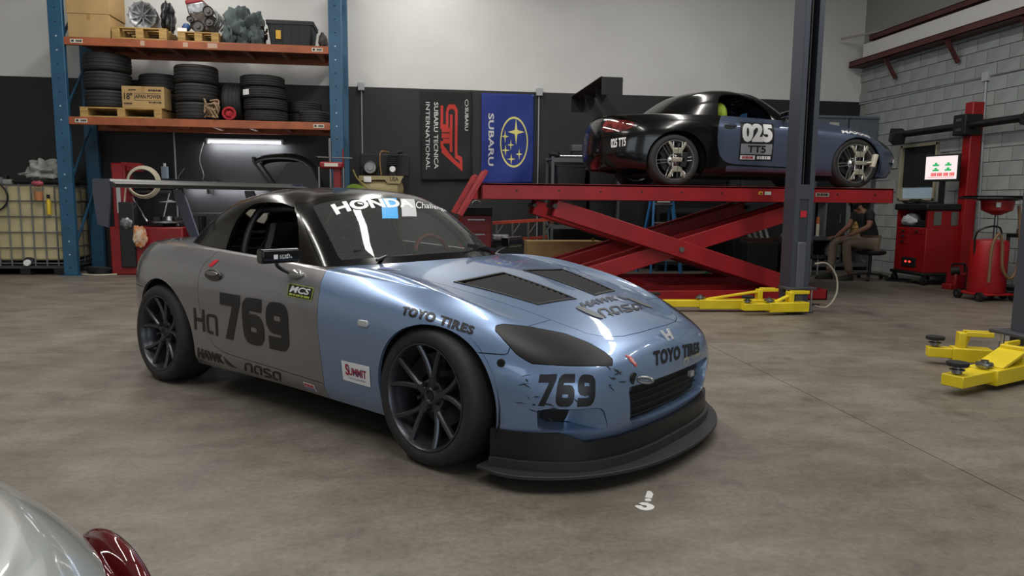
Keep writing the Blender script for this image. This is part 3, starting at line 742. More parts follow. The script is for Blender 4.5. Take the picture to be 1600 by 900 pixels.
        part('firebottle', 'blower_drum', lambda: G(frame((-1.50, -.55, .86), (1, 0, 0), (0, 1, 0))).lathe([(0, -.05), (.03, -.055), (.035, -.03), (.05, -.03), (.055, -.055), (.075, -.05), (.08, .02), (0, .03)], 24), M('drum_black', '1c1c1c', .25, .6), root).rotation_euler = (0, 0, 0)
        part('column', 'harness_bar', lambda: G().cyl((-1.25, -.62, .82), (-1.25, .30, .80), .03), M('cage_tube', '1a1a1a', .35), root)
    # wheels
    for x, lat, st, fr_ in ((0, .845, cfg.get('steer', 0), 1), (-2.4, .865, 0, 0)):
        for sg in (-1, 1):
            # axle axis outwards
            mt = Matrix.Rotation(st, 4, 'Z') @ (Matrix.Rotation(R(90), 4, 'X') if sg < 0 else Matrix.Rotation(R(-90), 4, 'X'))
            mt = Matrix.Rotation(R(2.2)*(1 if sg < 0 else -1)*-1, 4, 'X') @ mt
            make_wheel(root, (x, sg*lat, .318), mt.to_euler(), cfg['wheel'], cfg['rim'])
    return root, hood, fr
def splitter_outline(): return [(.905, 0), (.893, .2), (.858, .38), (.788, .55), (.68, .70), (.535, .815), (.43, .85), (.30, .84)]
def race_car_front(root):
    h = cr(splitter_outline(), 5); pts = [(x, y) for x, y in h]
    full = [(x, -y) for x, y in pts[::-1]]+pts[1:]
    G().prism(full, .062, .078).build('splitter', SPLIT, root, bev=.003)
    # air dam: vertical wall set back from the splitter edge, with a bolted lip
    o1 = [(.80, 0), (.795, .22), (.762, .43), (.685, .60), (.52, .735), (.345, .80)]
    c = cr(o1, 6); c = [(x, -y) for x, y in c[::-1]]+[(x, y) for x, y in c[1:]]
    def band(off, z0, z1, name, mat, th=.012):
        rows = []
        for i, (x, y) in enumerate(c):
            a = c[max(i-1, 0)]; b = c[min(i+1, len(c)-1)]; t = Vector((b[0]-a[0], b[1]-a[1])).normalized(); n = Vector((t.y, -t.x))
            n = -n if n.x*x+n.y*y < 0 else n
            e = abs(y); zt = z1(e) if callable(z1) else z1; p = Vector((x, y))+n*off; q = p-n*th
            rows.append([(p.x, p.y, z0), (p.x, p.y, zt), (q.x, q.y, zt), (q.x, q.y, z0)])
        g = G(); g.grid(rows); g.add(rows[0], [(0, 1, 2, 3)]); g.add(rows[-1], [(0, 1, 2, 3)]); return g.build(name, mat, root)
    band(.004, .07, lambda e: .196+.042*min(1, max(0, (e-.60)/.06)), 'air_dam', SATINBLK, .05)
    band(.020, .078, .118, 'dam_lip', SPLIT, .018)
BLUEDEC = M('navy_vinyl', '2a2f8c', .4)
def hit_quad(corn): return corn
CAR1 = dict(m=dict(quarter=GREY, rbump=GREY, trunk=GREY, bump=BLUE, hood=BLUE, fender=BLUE, door=GREY), top=CARBON, tail=M('tail_red', '5a0a0a', .1, coat=1), cage=1, steer=-.043, wheel='V', rim=GUNMETAL)
car1, hood1, frame1 = build_car('race_car', 'blue and grey race coupe numbered 769 standing on the concrete floor', (.633, 3.722, 0), -.798, CAR1)
race_car_front(car1)
# hood vents with louvre blades
def hood_vent(root, sg):
    key = 'vent'+('R' if sg < 0 else 'L')
    v = panel(key, 'hood_vent', PANELS, MATTEBLK, root, gap=0, lip=0)
    for w in v.data.vertices: w.co.z -= .020
    def on(x, y): 
        p, n, i, d = BVH_B.ray_cast(Vector((x, y, 2)), Vector((0, 0, -1))); return p
    fr_ = G()
    q = [Vector((a, sg*b, 0)) for a, b in ((-.168, .088), (-.172, .472), (.262, .357), (.302, .088))]
    for i in range(4):
        a, b = q[i], q[(i+1) % 4]; P = []
        for k in range(7):
            t = k/6; p = a.lerp(b, t); z = on(p.x, p.y); c = (q[0]+q[1]+q[2]+q[3])/4; d = (c-p).normalized()*.016; z2 = on(p.x+d.x, p.y+d.y)
            P.append([z+Vector((0, 0, .0)), z+Vector((0, 0, .0045)), z2+Vector((0, 0, .0045)), z2-Vector((0, 0, .014))])
        fr_.grid(P)
    fr_.build('vent_frame', SATINBLK, v)
    for i in range(11):
        x = -.125+.036*i; y0, y1 = .105, .455-.11*(x+.16)/.415-.01
        g = G(); P = []
        for k in range(7):
            y = sg*(y0+(y1-y0)*k/6); a = on(x, y); b = on(x+.025, y); P.append([a+Vector((0, 0, .005)), b+Vector((0, 0, -.007)), b+Vector((0, 0, -.010)), a+Vector((0, 0, .002))])
        g.grid(P); g.build('louvre', M('louvre_black', '161617', .8), v)
for sg in (-1, 1): hood_vent(car1, sg)
def nose_details(root):
    # wing mirrors on stalks
    for sg, x0 in ((-1, -.99), (1, -.95)):
        b = G(); b.ball((x0, sg*.806, .795), (.062, .03, .028), 16, 10); b.build('mirror_base', M('mirror_base_silver', '9a9a98', .2, .7), root)
        G().tube(cr([(x0-.03, sg*.82, .80), (x0-.04, sg*.88, .835), (x0+.02, sg*.935, .875)], 4), .010, 8).build('mirror_stalk', SATINBLK, root)
        h = mirror_head().build('mirror_head', GLOSSBLK, root, bev=.008); h.location = (-.925, sg*.95, .905); h.rotation_euler = (R(90), 0, R(8)*sg)
        f = frame((-.885, sg*.95, .905), (0, 1, 0), (0, 0, 1))
        if sg < 0:
            q = [f @ Vector(c) for c in ((-.055, .012, .004), (.05, .012, .004), (.05, -.016, .004), (-.055, -.016, .004))]
            flat('mirror_lettering', merge2d([(RECT, 0, .22, .1, .9), (text2d('craft'), .32, .9, .5, .95), (text2d('square'), .32, 1, 0, .42)]), q, DECALWHT, h).matrix_parent_inverse = h.matrix_basis.inverted()
    for y in (-.28, .28):
        t = 1
    # wipers
    for k, pts in enumerate(([(-.70, -.50, .868), (-.74, -.30, .90), (-.62, .05, .888)], [(-.62, .10, .875), (-.66, .30, .905), (-.75, .55, .875)])):
        w = G().tube(cr(pts, 5), .009, 6).build('wiper_arm', SATINBLK, root)
        a, b = Vector(pts[1]), Vector(pts[2]); G().bar(a.lerp(b, -.7)+Vector((-.01, 0, .0)), b, .012, .022).build('wiper_blade', MATTEBLK, w)
    # bonnet badge: chrome H
    f = frame((.752, .0, .571), (0, 1, 0), (-.62, 0, .78))
    g = G(f)
    for s in (-1, 1): g.prism([(s*.012, -.026), (s*.030, -.030), (s*.044, .032), (s*.020, .030)], .0, .008)
    g.prism([(-.018, -.008), (.018, -.008), (.02, .008), (-.02, .008)], 0, .007); g.build('bonnet_badge', M('badge_silver', 'c9cacc', .3, .4), root, bev=.0015)
    # tow eye with rubber grommet
    G(frame((.775, -.372, .442), (0, 1, 0), (0, 0, 1))).cyl((0, 0, -.01), (0, 0, .012), .026, n=20).build('tow_eye_socket', MATTEBLK, root)
    G(frame((.80, -.372, .44), (1, .35, 0), (0, 0, 1))).tube([(.035+.032*math.cos(t*PI/8), .012*math.sin(t*PI/8), 0) for t in range(16)], .007, 8, True).build('tow_eye', STEEL, root)
    G(frame((.792, .20, .36), (0, 1, 0), (0, 0, 1))).prism(rrect(-.02, .02, -.014, .014, .004), -.01, .006).build('grille_sensor', M('sensor_grey', '9a9a9a', .4), root)
    # bars inside the grille mouth
    for k in range(5):
        z = .255+.034*k; G().tube([(BVH_B.ray_cast(Vector((2, y, z)), Vector((-1, 0, 0)))[0].x-.040, y, z) for y in np.linspace(-.36, .36, 13)], .0035, 6).build('grille_bar', SATINBLK, root)
    # quick release fastener and side markers
    G(frame((.386, -.781, .520), (.62, -.78, 0), (0, 0, 1))).cyl((0, 0, -.004), (0, 0, -.004), .001) 
    p, n, i, d = BVH_B.find_nearest(Vector((.383, -.778, .520)))
    fs = G(frame(p, n.cross(Vector((0, 0, 1))), (0, 0, 1))); fs.cyl((0, 0, -.006), (0, 0, .006), .018, n=20); fs.build('bumper_fastener', SATINBLK, root, bev=.002)
    for sg in (-1, 1):
        g = G(frame((-.397, sg*.853, .607), (1, 0, 0), (0, 0, 1))); g.prism(rrect(-.036, .036, -.016, .016, .012), -.008, .008); g.build('side_marker', M('marker_clear', 'b9bcbd', .2, .2), root, bev=.004)
nose_details(car1)
def rim_scoops():
    # the bumper ducts dip inwards towards the wheel
    for k in ('ductR', 'ductL', 'duct_holeR', 'duct_holeL'):
        me = MESH[k]
        for v in me.vertices:
            p, n, i, d = BVH_B.find_nearest(v.co); t = min(1, max(0, (abs(v.co.y)-.505)/.13)); v.co = v.co-n*(.085*t)
    for k, s in (('R', -1), ('L', 1)):
        pass
rim_scoops()
def duct_walls(root, sg):
    P = [(a, b) for a, b in DUCT_P]; g = G(); rows = []
    P = [(P[i][0]+(P[(i+1) % len(P)][0]-P[i][0])*t, P[i][1]+(P[(i+1) % len(P)][1]-P[i][1])*t) for i in range(len(P)) for t in (0, .5)]
    for y, z in P+[P[0]]:
        p, n, i, d = BVH_B.ray_cast(Vector((2, sg*y, z)), Vector((-1, 0, 0))); t = min(1, max(0, (y-.505)/.13)); rows.append([p+n*.001, p-n*(.086*t+.002)])
    return g.grid(rows).build('duct_wall', BLUE, root)
for sg in (-1, 1): duct_walls(car1, sg)
def grille_mouth(root):
    half = [(0, .415), (.20, .412), (.39, .408), (.403, .39), (.390, .325), (.375, .26), (.345, .236), (.20, .230), (0, .228)]
    loop = half+[(-y, z) for y, z in half[::-1][1:]]; rows = []
    for y, z in loop:
        p, n, i, d = BVH_B.ray_cast(Vector((2, y, z)), Vector((-1, 0, 0))); c = Vector((0, -y, .32-z)).normalized()
        rows.append([p+Vector((.0015, 0, 0)), p+Vector((-.012, c.y*.004, c.z*.004)), p+Vector((-.055, c.y*.016, c.z*.014))])
    G().grid(rows).build('grille_surround', BLUE, root)
    for v in MESH['grille'].vertices: v.co.x -= .05
grille_mouth(car1)
# rear wing
def gt_wing(root, x, z, half, chord, mat, plate, supports, hang=False):
    prof = [(chord*(.5-t), .012*math.sin(PI*t**.6)*2.2-.03*(1-t)*0) for t in np.linspace(0, 1, 9)]
    top = [(chord*.5-chord*t, .035*(1-t)*math.sin(PI*min(1, t*1.0+.12))+.008+.05*t*t) for t in np.linspace(0, 1, 9)]
    bot = [(chord*.5-chord*t, -.012*math.sin(PI*t)+.05*t*t) for t in np.linspace(1, 0, 9)]
    f = frame((x, 0, z), (1, 0, 0), (0, 0, 1))
    w = G(f).prism(top+bot, -half, half).build('wing_blade', mat, root)
    for s in (-1, 1):
        G(f).prism(plate, s*half-.004, s*half+.004).build('wing_end_plate', WINGPAINT if not hang else mat, root, bev=.001)
        sup = supports; G(frame((x, s*.30, z), (1, 0, 0), (0, 0, 1))).prism(sup, -.006, .006).build('wing_upright', WINGPAINT if not hang else mat, root, bev=.001)
gt_wing(car1, -3.19, 1.262, .80, .25, SATINBLK, [(.03, .055), (-.24, .06), (-.255, -.02), (-.20, -.27), (-.02, -.29), (.05, -.03)], [(.07, -.01), (-.06, -.01), (-.03, -.10), (.16, -.36), (.30, -.37), (.14, -.10)])
# lettering and stickers
def decals_769(c):
    D = lambda n, sh, q, mat, b=BVH_B, off=.003, label=None: decal(n, sh, q, b, mat, c, off=off, label=label)
    D('door_number', N769, [(-1.631, -.869, .652), (-.99, -.854, .640), (-1.010, -.837, .374), (-1.655, -.85, .378)], DECALBLK, label='black number 769 on the door')
    D('class_letters', HA, [(-1.932, -.872, .530), (-1.68, -.866, .530), (-1.70, -.853, .390), (-1.955, -.861, .394)], DECALBLK, label='black class letters on the quarter panel')
    q = [(-1.01, -.833, .750), (-.800, -.828, .739), (-.797, -.847, .676), (-1.005, -.85, .683)]
    D('sticker_back', RECT, q, M('lime_vinyl', '8f9a3c', .4)); D('sticker_field', ([(.035, .07), (.965, .07), (.965, .93), (.035, .93)], [(0, 1, 2, 3)]), q, DECALBLK, off=.0042)
    D('sticker_lettering', merge2d([(text2d('MCS', .03, .25), .10, .90, .36, .86)]), q, DECALWHT, off=.0055); D('sticker_line', merge2d([(DASH, .10, .90, .14, .27)]), q, M('lime_bright', 'b9c64a', .4), off=.0055)
    q = [(-.579, -.84, .402), (-.366, -.843, .402), (-.374, -.831, .297), (-.581, -.829, .301)]
    D('sticker_back', RECT, q, DECALWHT); D('sticker_lettering', merge2d([(text2d('S', .03), .12, .27, .30, .88), (text2d('UMMIT', .03), .25, .88, .34, .74)]), q, M('summit_blue', '2b3a7d', .4), off=.0042)
    D('sticker_lettering', merge2d([(text2d('S', .01), .13, .26, .32, .86), (text2d('UMMIT', .0), .26, .87, .36, .72)]), q, DECALRED, off=.0055); D('sticker_line', merge2d([(text2d('RACING EQUIPMENT'), .25, .85, .14, .24)]), q, M('summit_blue'), off=.0042)
    D('sill_lettering', hawk(), [(-1.952, -.847, .280), (-1.575, -.834, .262), (-1.582, -.808, .190), (-1.985, -.815, .196)], DECALBLK)
    D('sill_lettering', NASA, [(-1.465, -.827, .258), (-1.125, -.822, .246), (-1.155, -.797, .186), (-1.50, -.806, .200)], DECALBLK)
    q = [(-.93, -.82, .232), (-.835, -.82, .227), (-.835, -.80, .188), (-.93, -.80, .193)]
    D('sticker_back', RECT, q, DECALWHT); D('sticker_lettering', merge2d([(DASH, .1, .9, .5, .88)]), q, DECALRED, off=.0055); D('sticker_line', merge2d([(DASH, .08, .92, .14, .40)]), q, BLUEDEC, off=.0055)
    D('fender_lettering', merge2d([(text2d('TOYO TIRES', .05, .12, 1.12), 0, 1, 0, 1)]), [(-.154, -.825, .712), (.232, -.772, .656), (.240, -.792, .620), (-.141, -.845, .674)], DECALBLK)
    D('nose_lettering', text2d('TOYO TIRES', .05, .0, 1.12), [(.778, -.191, .53), (.782, .297, .502), (.798, .266, .452), (.799, -.221, .469)], DECALBLK)
    D('bumper_number', N769, [(.533, -.71, .482), (.704, -.556, .478), (.703, -.574, .356), (.53, -.735, .355)], DECALBLK, label='black number 769 on the bumper')
    q = [(.735, -.385, .54), (.755, -.345, .528), (.792, -.335, .482), (.775, -.365, .498)]
    D('tow_arrow', ([(.15, 1), (.85, 1), (.85, .42), (1.1, .42), (.5, -.05), (-.1, .42), (.15, .42)], [(0, 1, 2, 6), (3, 4, 5), (2, 3, 5, 6)]), q, M('arrow_red', 'd0605a', .5))
    D('arrow_lettering', merge2d([(text2d('T', .03), .3, .7, .75, .95), (text2d('O', .03), .3, .7, .48, .7), (text2d('W', .03), .25, .75, .22, .44)]), q, DECALWHT, off=.0055)
    # bonnet
    f = lambda x, y: (x, y, .7)
    D('bonnet_lettering', hawk(), [(.344, -.129, .698), (.318, .40, .688), (.388, .337, .674), (.42, -.19, .675)], M('faded_vinyl', '333a44', .5))
    D('bonnet_lettering', NASA, [(.431, -.121, .674), (.445, .295, .66), (.518, .20, .647), (.514, -.171, .649)], DECALBLK)
    D('bonnet_line', merge2d([(DASH, 0, 1, 0, 1)]), [(.492, -.11, .66), (.492, .25, .66), (.503, .25, .66), (.503, -.11, .66)], M('faded_vinyl'))
    for y in (-.19, .31):
        hexa = [(a*.5+.5, b*.5+.5) for a, b in rrect(-1, 1, -1, 1, .8, 6)]
        p = decal('bonnet_pin', (hexa, [tuple(range(len(hexa)))]), [(.365, y-.028, .68), (.365, y+.028, .68), (.515, y+.028, .65), (.515, y-.028, .65)], BVH_B, M('pin_plate', '6e7174', .4, .7), c, off=.005)
    q = [(-.60, -.585, .83), (-.53, -.505, .835), (-.50, -.54, .83), (-.57, -.62, .83)]
    D('cowl_triangle', ([(0, 0), (1, 0), (.5, 1)], [(0, 1, 2)]), [(-.64, -.60, .83), (-.57, -.47, .83), (-.48, -.53, .83), (-.55, -.65, .83)], DECALWHT); D('cowl_triangle', ([(.1, .06), (.9, .06), (.5, .86)], [(0, 1, 2)]), [(-.64, -.60, .83), (-.57, -.47, .83), (-.48, -.53, .83), (-.55, -.65, .83)], BLUEDEC, off=.0045)
    q = [(-1.775, -.83, .836), (-1.715, -.83, .838), (-1.73, -.848, .79), (-1.79, -.848, .788)]
    D('kill_switch_sticker', ([(.3, 1), (1, 1), (.7, 0), (0, 0)], [(0, 1, 2, 3)]), q, DECALRED)
    # windscreen banner
    W = lambda n, sh, q, mat, off=.003, label=None: decal(n, sh, q, BVH_C, mat, c, off=off, label=label)
    W('banner_block', RECT, [(-1.139, -.081, 1.194), (-1.149, .055, 1.199), (-.916, -.145, 1.079), (-.934, -.253, 1.08)], M('sky_blue_vinyl', '1e9be0', .4)); W('banner_block', RECT, [(-1.142, .081, 1.195), (-1.152, .213, 1.193), (-.921, .01, 1.089), (-.93, -.102, 1.09)], M('light_grey_vinyl', 'b9bcbe', .4))
    W('banner_lettering', text2d('HONDA', .04), [(-1.161, -.442, 1.154), (-1.135, .168, 1.188), (-1.018, .088, 1.137), (-1.071, -.469, 1.098)], DECALWHT, off=.0042, label='white windscreen lettering')
    W('banner_lettering', text2d('Challenge', .0, .35), [(-1.119, .187, 1.18), (-1.12, .455, 1.128), (-1.048, .426, 1.103), (-.985, .075, 1.12)], DECALWHT, off=.0042)
decals_769(car1)
SCUFF = M('scuff_dark', '23262c', .7)
rs_ = random.Random(5)
for (x, y, z, sx, sz, n) in ((.745, -.475, .455, .045, .035, 9), (.505, -.745, .42, .03, .09, 9), (.60, -.655, .38, .10, .07, 5)):
    for k in range(n):
        p, nn_, i, d = BVH_B.find_nearest(Vector((x+rs_.uniform(-sx, sx), y+rs_.uniform(-sx, sx)*.8, z+rs_.uniform(-sz, sz)))); t = nn_.cross(Vector((0, 0, 1))).normalized()*-1; u = Vector((0, 0, 1)); a = rs_.uniform(.008, .028); b = rs_.uniform(.002, .005); r = rs_.uniform(-1.2, .3); e = t*math.cos(r)+u*math.sin(r); f = nn_.cross(e)
        decal('scuff_mark', ([(0, .4), (.3, 0), (.7, .3), (1, .5), (.6, 1), (.25, .7)], [(0, 1, 2, 3, 4, 5)]), [p-e*a+f*b, p+e*a+f*b, p+e*a-f*b, p-e*a-f*b], BVH_B, SCUFF, car1, off=.002)

# ---------------------------------------------------------------- race car on the lift
CAR2 = dict(m=dict(quarter=GLOSSBLK, rbump=GLOSSBLK, trunk=GLOSSBLK, bump=M('slate_blue_paint', '56617a', .3, .6, coat=1., flake=.04), hood=M('slate_blue_paint'), fender=M('slate_blue_paint'), door=M('slate_blue_paint')),
            top=GLOSSBLK, tail=M('tail_lamp_clear_red', '6b2a28', .08, coat=1., var=.6, scale=9), steer=0, wheel='T', rim=SILVER)
car2, hood2, fr2 = build_car('race_car', 'black race coupe with blue door numbered 025 on the red lift', (5.545, 9.465, 1.397), 0, CAR2)
P2 = [(.30, .10), (.02, .12), (-.0, -.16), (.30, -.20)]
gt_wing(car2, -3.215, 1.235, .86, .27, MATTEBLK, [(.13, .05), (-.13, .05), (-.13, -.16), (.13, -.16)], [(.06, .02), (-.07, .02), (-.05, -.12), (.10, -.33), (.30, -.34), (.16, -.20), (.08, -.08)], hang=True)
def decals_025(c):
    D = lambda n, sh, q, mat, off=.0025: decal(n, sh, q, BVH_B, mat, c, off=off)
    q = [(-1.57, -.86, .82), (-1.12, -.85, .82), (-1.12, -.82, .33), (-1.57, -.83, .33)]
    D('sill_panel', RECT, [(-1.72, -.83, .262), (-.77, -.82, .238), (-.77, -.80, .185), (-1.72, -.81, .19)], M('slate_blue_paint'))
    D('number_plate', RECT, q, DECALBLK)
    D('door_number', merge2d([(text2d('025', .06), .05, .95, .46, .95)]), q, DECALWHT, .0045)
    D('class_panel', ([(.04, .16), (.96, .16), (.96, .42), (.04, .42)], [(0, 1, 2, 3)]), q, M('class_grey', '8d9299', .5), .0035)
    D('class_letters', merge2d([(text2d('TT5', .03), .24, .78, .20, .38)]), q, DECALBLK, .005)
    D('sponsor_strip', ([(.04, .03), (.48, .03), (.48, .13), (.04, .13)], [(0, 1, 2, 3)]), q, DECALWHT, .0035); D('sponsor_strip', merge2d([(DASH, .10, .42, .05, .11)]), q, DECALRED, .005); D('sponsor_strip', merge2d([(DASH, .54, .94, .04, .12)]), q, DECALWHT, .0035)
    D('fender_lettering', text2d('MAXXIS', .03, .12), [(-.20, -.80, .735), (.22, -.755, .685), (.24, -.785, .640), (-.20, -.83, .69)], DECALWHT)
    D('bumper_letters', text2d('025 TT5', .035), [(-3.13, -.60, .575), (-2.99, -.74, .595), (-2.99, -.735, .485), (-3.13, -.61, .465)], DECALWHT)
    # round lamps behind the tail lens
    for sg in (-1, 1):
        for x, y, r, cm in ((-2.99, .700, .040, 'tail_red_lens'), (-3.06, .655, .040, 'tail_white_lens'), (-3.135, .595, .042, 'tail_red_lens')):
            p, n, i, d = BVH_B.find_nearest(Vector((x, sg*y, .735)))
            g = G(frame(p-n*.012, n.cross(Vector((0, 0, 1))), (0, 0, 1))); g.lathe([(0, .016), (r*.6, .015), (r, .010), (r, 0)], 20)
            g.build('lamp_lens', M('tail_red_lens', '9c2420', .1, coat=1) if cm == 'tail_red_lens' else M('tail_white_lens', 'b9b4ae', .1, coat=1), c)
    G(frame((-3.06, -.36, .255), (0, 1, 0), (0, 0, 1))).lathe([(.05, -.16), (.05, 0), (.044, .0), (.044, -.15)], 20).build('exhaust_tip', DARKSTEEL, c).rotation_euler = (0, 0, 0)
    # green seat cover and papers inside
    G().ball((-1.65, -.32, .93), (.10, .22, .17), 14, 8).build('seat_cover', M('lime_cloth', '9db53a', .8), c)
    G().box((-1.30, -.35, .90), (.02, .16, .12)).build('clipboard', M('clipboard_blue', '3d6ea8', .6), c)
    for sg in (-1, 1): m = mirror_head().build('mirror_head', GLOSSBLK, c, bev=.008); m.location = (-.98, sg*.88, .90); m.rotation_euler = (R(90), 0, 0); G().tube([(-.98, sg*.80, .82), (-.98, sg*.86, .88)], .012).build('mirror_stalk', SATINBLK, c)
decals_025(car2)
# wheel alignment clamps hooked on the wheels
CLAMP = M('clamp_silver', 'b9b5a4', .35, .7)
def clamp(x, lab, head):
    o = thing('alignment_clamp', lab, 'wheel clamp', (x, 9.465-.845-.0, 1.397+.318))
    y = -.05
    for dx in (-.055, .055): G().cyl((dx, y, -.20), (dx, y, .22), .008, n=8).build('guide_rod', M('clamp_rod', 'd5d3cc', .2, .9), o)
    G().cyl((0, y-.01, -.21), (0, y-.01, .20), .009, n=8).build('screw', DARKSTEEL, o)
    for z, w in ((.11, .10), (-.11, .10)): G().box((0, y, z), (.12, .035, .07)).build('slide_block', CLAMP, o, bev=.006)
    G().box((0, y-.02, 0), (.15, .05, .05)).build('centre_block', CLAMP, o, bev=.006)
    for sx, sz in ((-1, 1), (1, 1), (-1, -1), (1, -1)):
        G().bar((sx*.05, y, sz*.12), (sx*.10, y, sz*.205), .022, .035).bar((sx*.10, y, sz*.205), (sx*.10, y+.045, sz*.205), .02, .03).build('claw', CLAMP, o, bev=.004)
    if head: G().cyl((.07, y-.02, 0), (.15, y-.03, .01), .02, n=12).build('target_arm', CLAMP, o); G().box((.18, y-.03, .03), (.05, .07, .17), ry=R(15)).build('target_head', M('target_ivory', 'cfc9b6', .5), o, bev=.012)
    else: G().box((.075, y-.03, .0), (.075, .03, .18), ry=R(8)).build('target_plate', MATTEBLK, o, bev=.01)
clamp(5.545+.02, 'silver alignment clamp on front wheel of the lifted car', True)
clamp(5.545-2.38, 'silver alignment clamp on rear wheel of the lifted car', False)
# ---------------------------------------------------------------- scissor lift
RED = M('lift_red_paint', '8e1119', .42, var=.12, scale=2.5)
REDD = M('lift_red_paint')
def scissor():
    o = thing('scissor_lift', 'red four-wheel scissor lift carrying the black coupe', 'car lift', (3.2, 9.3, 0))
    X = lambda x: x-3.2
    for y0, y1 in ((8.33, 8.90), (9.82, 10.39)):
        a, b_ = y0-9.3, y1-9.3
        d = G().bb(X(.74), X(5.90), a, b_, 1.375, 1.395).build('runway_deck', RED, o)
        for yy in (a+.006, b_-.006): G().bb(X(.74), X(5.90), yy-.006, yy+.006, 1.215, 1.397).build('runway_side', RED, o, bev=.004)
        for xx in (.746, 5.894): G().bb(X(xx)-.006, X(xx)+.006, a, b_, 1.215, 1.395).build('runway_end', RED, o)
        for i in range(10): G().cyl((X(1.15+.5*i), a-.004, 1.315), (X(1.15+.5*i), a+.01, 1.315), .012, n=10).build('bolt', MATTEBLK, o)
        for ym, y2 in ((a+.10, b_-.10),):
            for yy in (ym, y2):
                ar = G(); ar.bar((X(1.62), yy, 1.12), (X(4.78), yy, .14), .09, .205).build('scissor_arm', RED, o, bev=.008)
                G().bar((X(1.55), yy+.095, .14), (X(4.75), yy+.095, 1.12), .08, .205).build('scissor_arm', RED, o, bev=.008)
            G().cyl((X(3.19), a+.03, .63), (X(3.19), b_-.02, .63), .032, n=16).build('pivot_pin', STEEL, o)
            for x_ in (1.62, 4.75): G().cyl((X(x_), a+.05, 1.14), (X(x_), b_-.05, 1.14), .03, n=12).build('slide_roller', DARKSTEEL, o)
        G().bb(X(1.2), X(5.1), a+.0, a+.02, 0, .13).bb(X(1.2), X(5.1), b_-.02, b_, 0, .13).bb(X(1.2), X(5.1), a, b_, 0, .02).bb(X(1.2), X(1.22), a, b_, 0, .13).bb(X(5.08), X(5.1), a, b_, 0, .13).build('base_frame', RED, o, bev=.004)
        G().bar((X(.50), (a+b_)/2, 1.02), (X(.80), (a+b_)/2, 1.54), b_-a, .045, up=(0, 0, 1)).build('approach_ramp', M('ramp_red', '932528', .5, var=.15, scale=8), o, bev=.004)
        for dx in (-.15, .15): pass
    for y in (-.6,): G().bb(X(3.0), X(3.3), -.38, .50, .0, .12).build('cross_tie', RED, o)
    for x_, mt, w in ((4.12, 'd9a53a', .05), (4.20, 'cfcfc8', .08)): G().bb(X(x_), X(x_)+w, 8.33-9.3-.003, 8.33-9.3+.001, 1.30, 1.34).build('warning_label', M('label'+mt, mt, .5), o)
    q = G().bb(X(4.86), X(5.04), 8.33-9.3-.003, 8.33-9.3+.001, 1.285, 1.335).build('maker_plate', M('plate_grey', '8a8076', .5), o)
    flat('plate_lettering', DASH, [(X(4.88), -.974, 1.325), (X(5.02), -.974, 1.325), (X(5.02), -.974, 1.297), (X(4.88), -.974, 1.297)], MATTEBLK, o)
    for x_ in (5.45,): G().lathe([(0, 0), (.17, 0), (.17, .012), (0, .012)], 24).build('turn_plate', STEEL, o).location = (X(5.545), 8.62-9.3+.1, 1.395)
    # cabinet and light strip hung under the runway
    return o
scissor()
# ---------------------------------------------------------------- two-post lift: two columns with swing arms
SLATE = M('lift_slate_grey', '4a4e58', .4, .3); YEL = M('lift_yellow', 'd8bf1e', .4, var=.06, scale=6)
def arm(o, p0, p1, w, pad1, pad2, zb, brace, tip):
    """swing arm: outer box, telescoping inner box, inclined web, round pads"""
    p0 = Vector(p0); p1 = Vector(p1); d = (p1-p0); L = d.length; d.normalize(); z = zb
    m = p0+d*L*.62
    G().bar((p0.x, p0.y, z), (m.x, m.y, z), w, .105).build('outer_arm', YEL, o, bev=.008)
    G().bar((m.x-d.x*.1, m.y-d.y*.1, z+.006), (p1.x, p1.y, z+.006), w*.72, .075).build('inner_arm', YEL, o, bev=.006)
    s = Vector((-d.y, d.x, 0))
    for k in (-1, 1): G().bar(Vector((p0.x, p0.y, .245))+s*k*w*.32, Vector((p0.x, p0.y, .245))+d*.18+s*k*w*.32, .022, .035).build('arm_bracket', YEL, o, bev=.004)
    G().bar(Vector((p0.x, p0.y, .235))+d*.15, m+Vector((0, 0, z+.05))-d*.08, brace, .022).build('arm_web', YEL, o, bev=.004)
    G().bar(Vector((p0.x, p0.y, z))+d*.2, Vector((p0.x, p0.y, .25))+d*.2, .05, w*.8, up=tuple(s)).build('arm_upright', YEL, o, bev=.006)
    for pos, mt, r in ((p1-d*.05, pad1, .062), (m-d*.02, pad2, .05)):
        if mt is None: continue
        g = G(Matrix.Translation((pos.x, pos.y, z+.052)))
        g.lathe([(0, 0), (.03, 0), (.03, .02), (.045, .02), (.045, .026), (.024, .03), (.024, .05)], 20); g.build('pad_screw', STEEL, o)
        g = G(Matrix.Translation((pos.x, pos.y, z+.10 if mt is not STEEL else z+.062))); g.lathe([(0, 0), (r, 0), (r+.004, .012), (r, .024), (0, .024)], 28); g.build('lift_pad', mt, o)
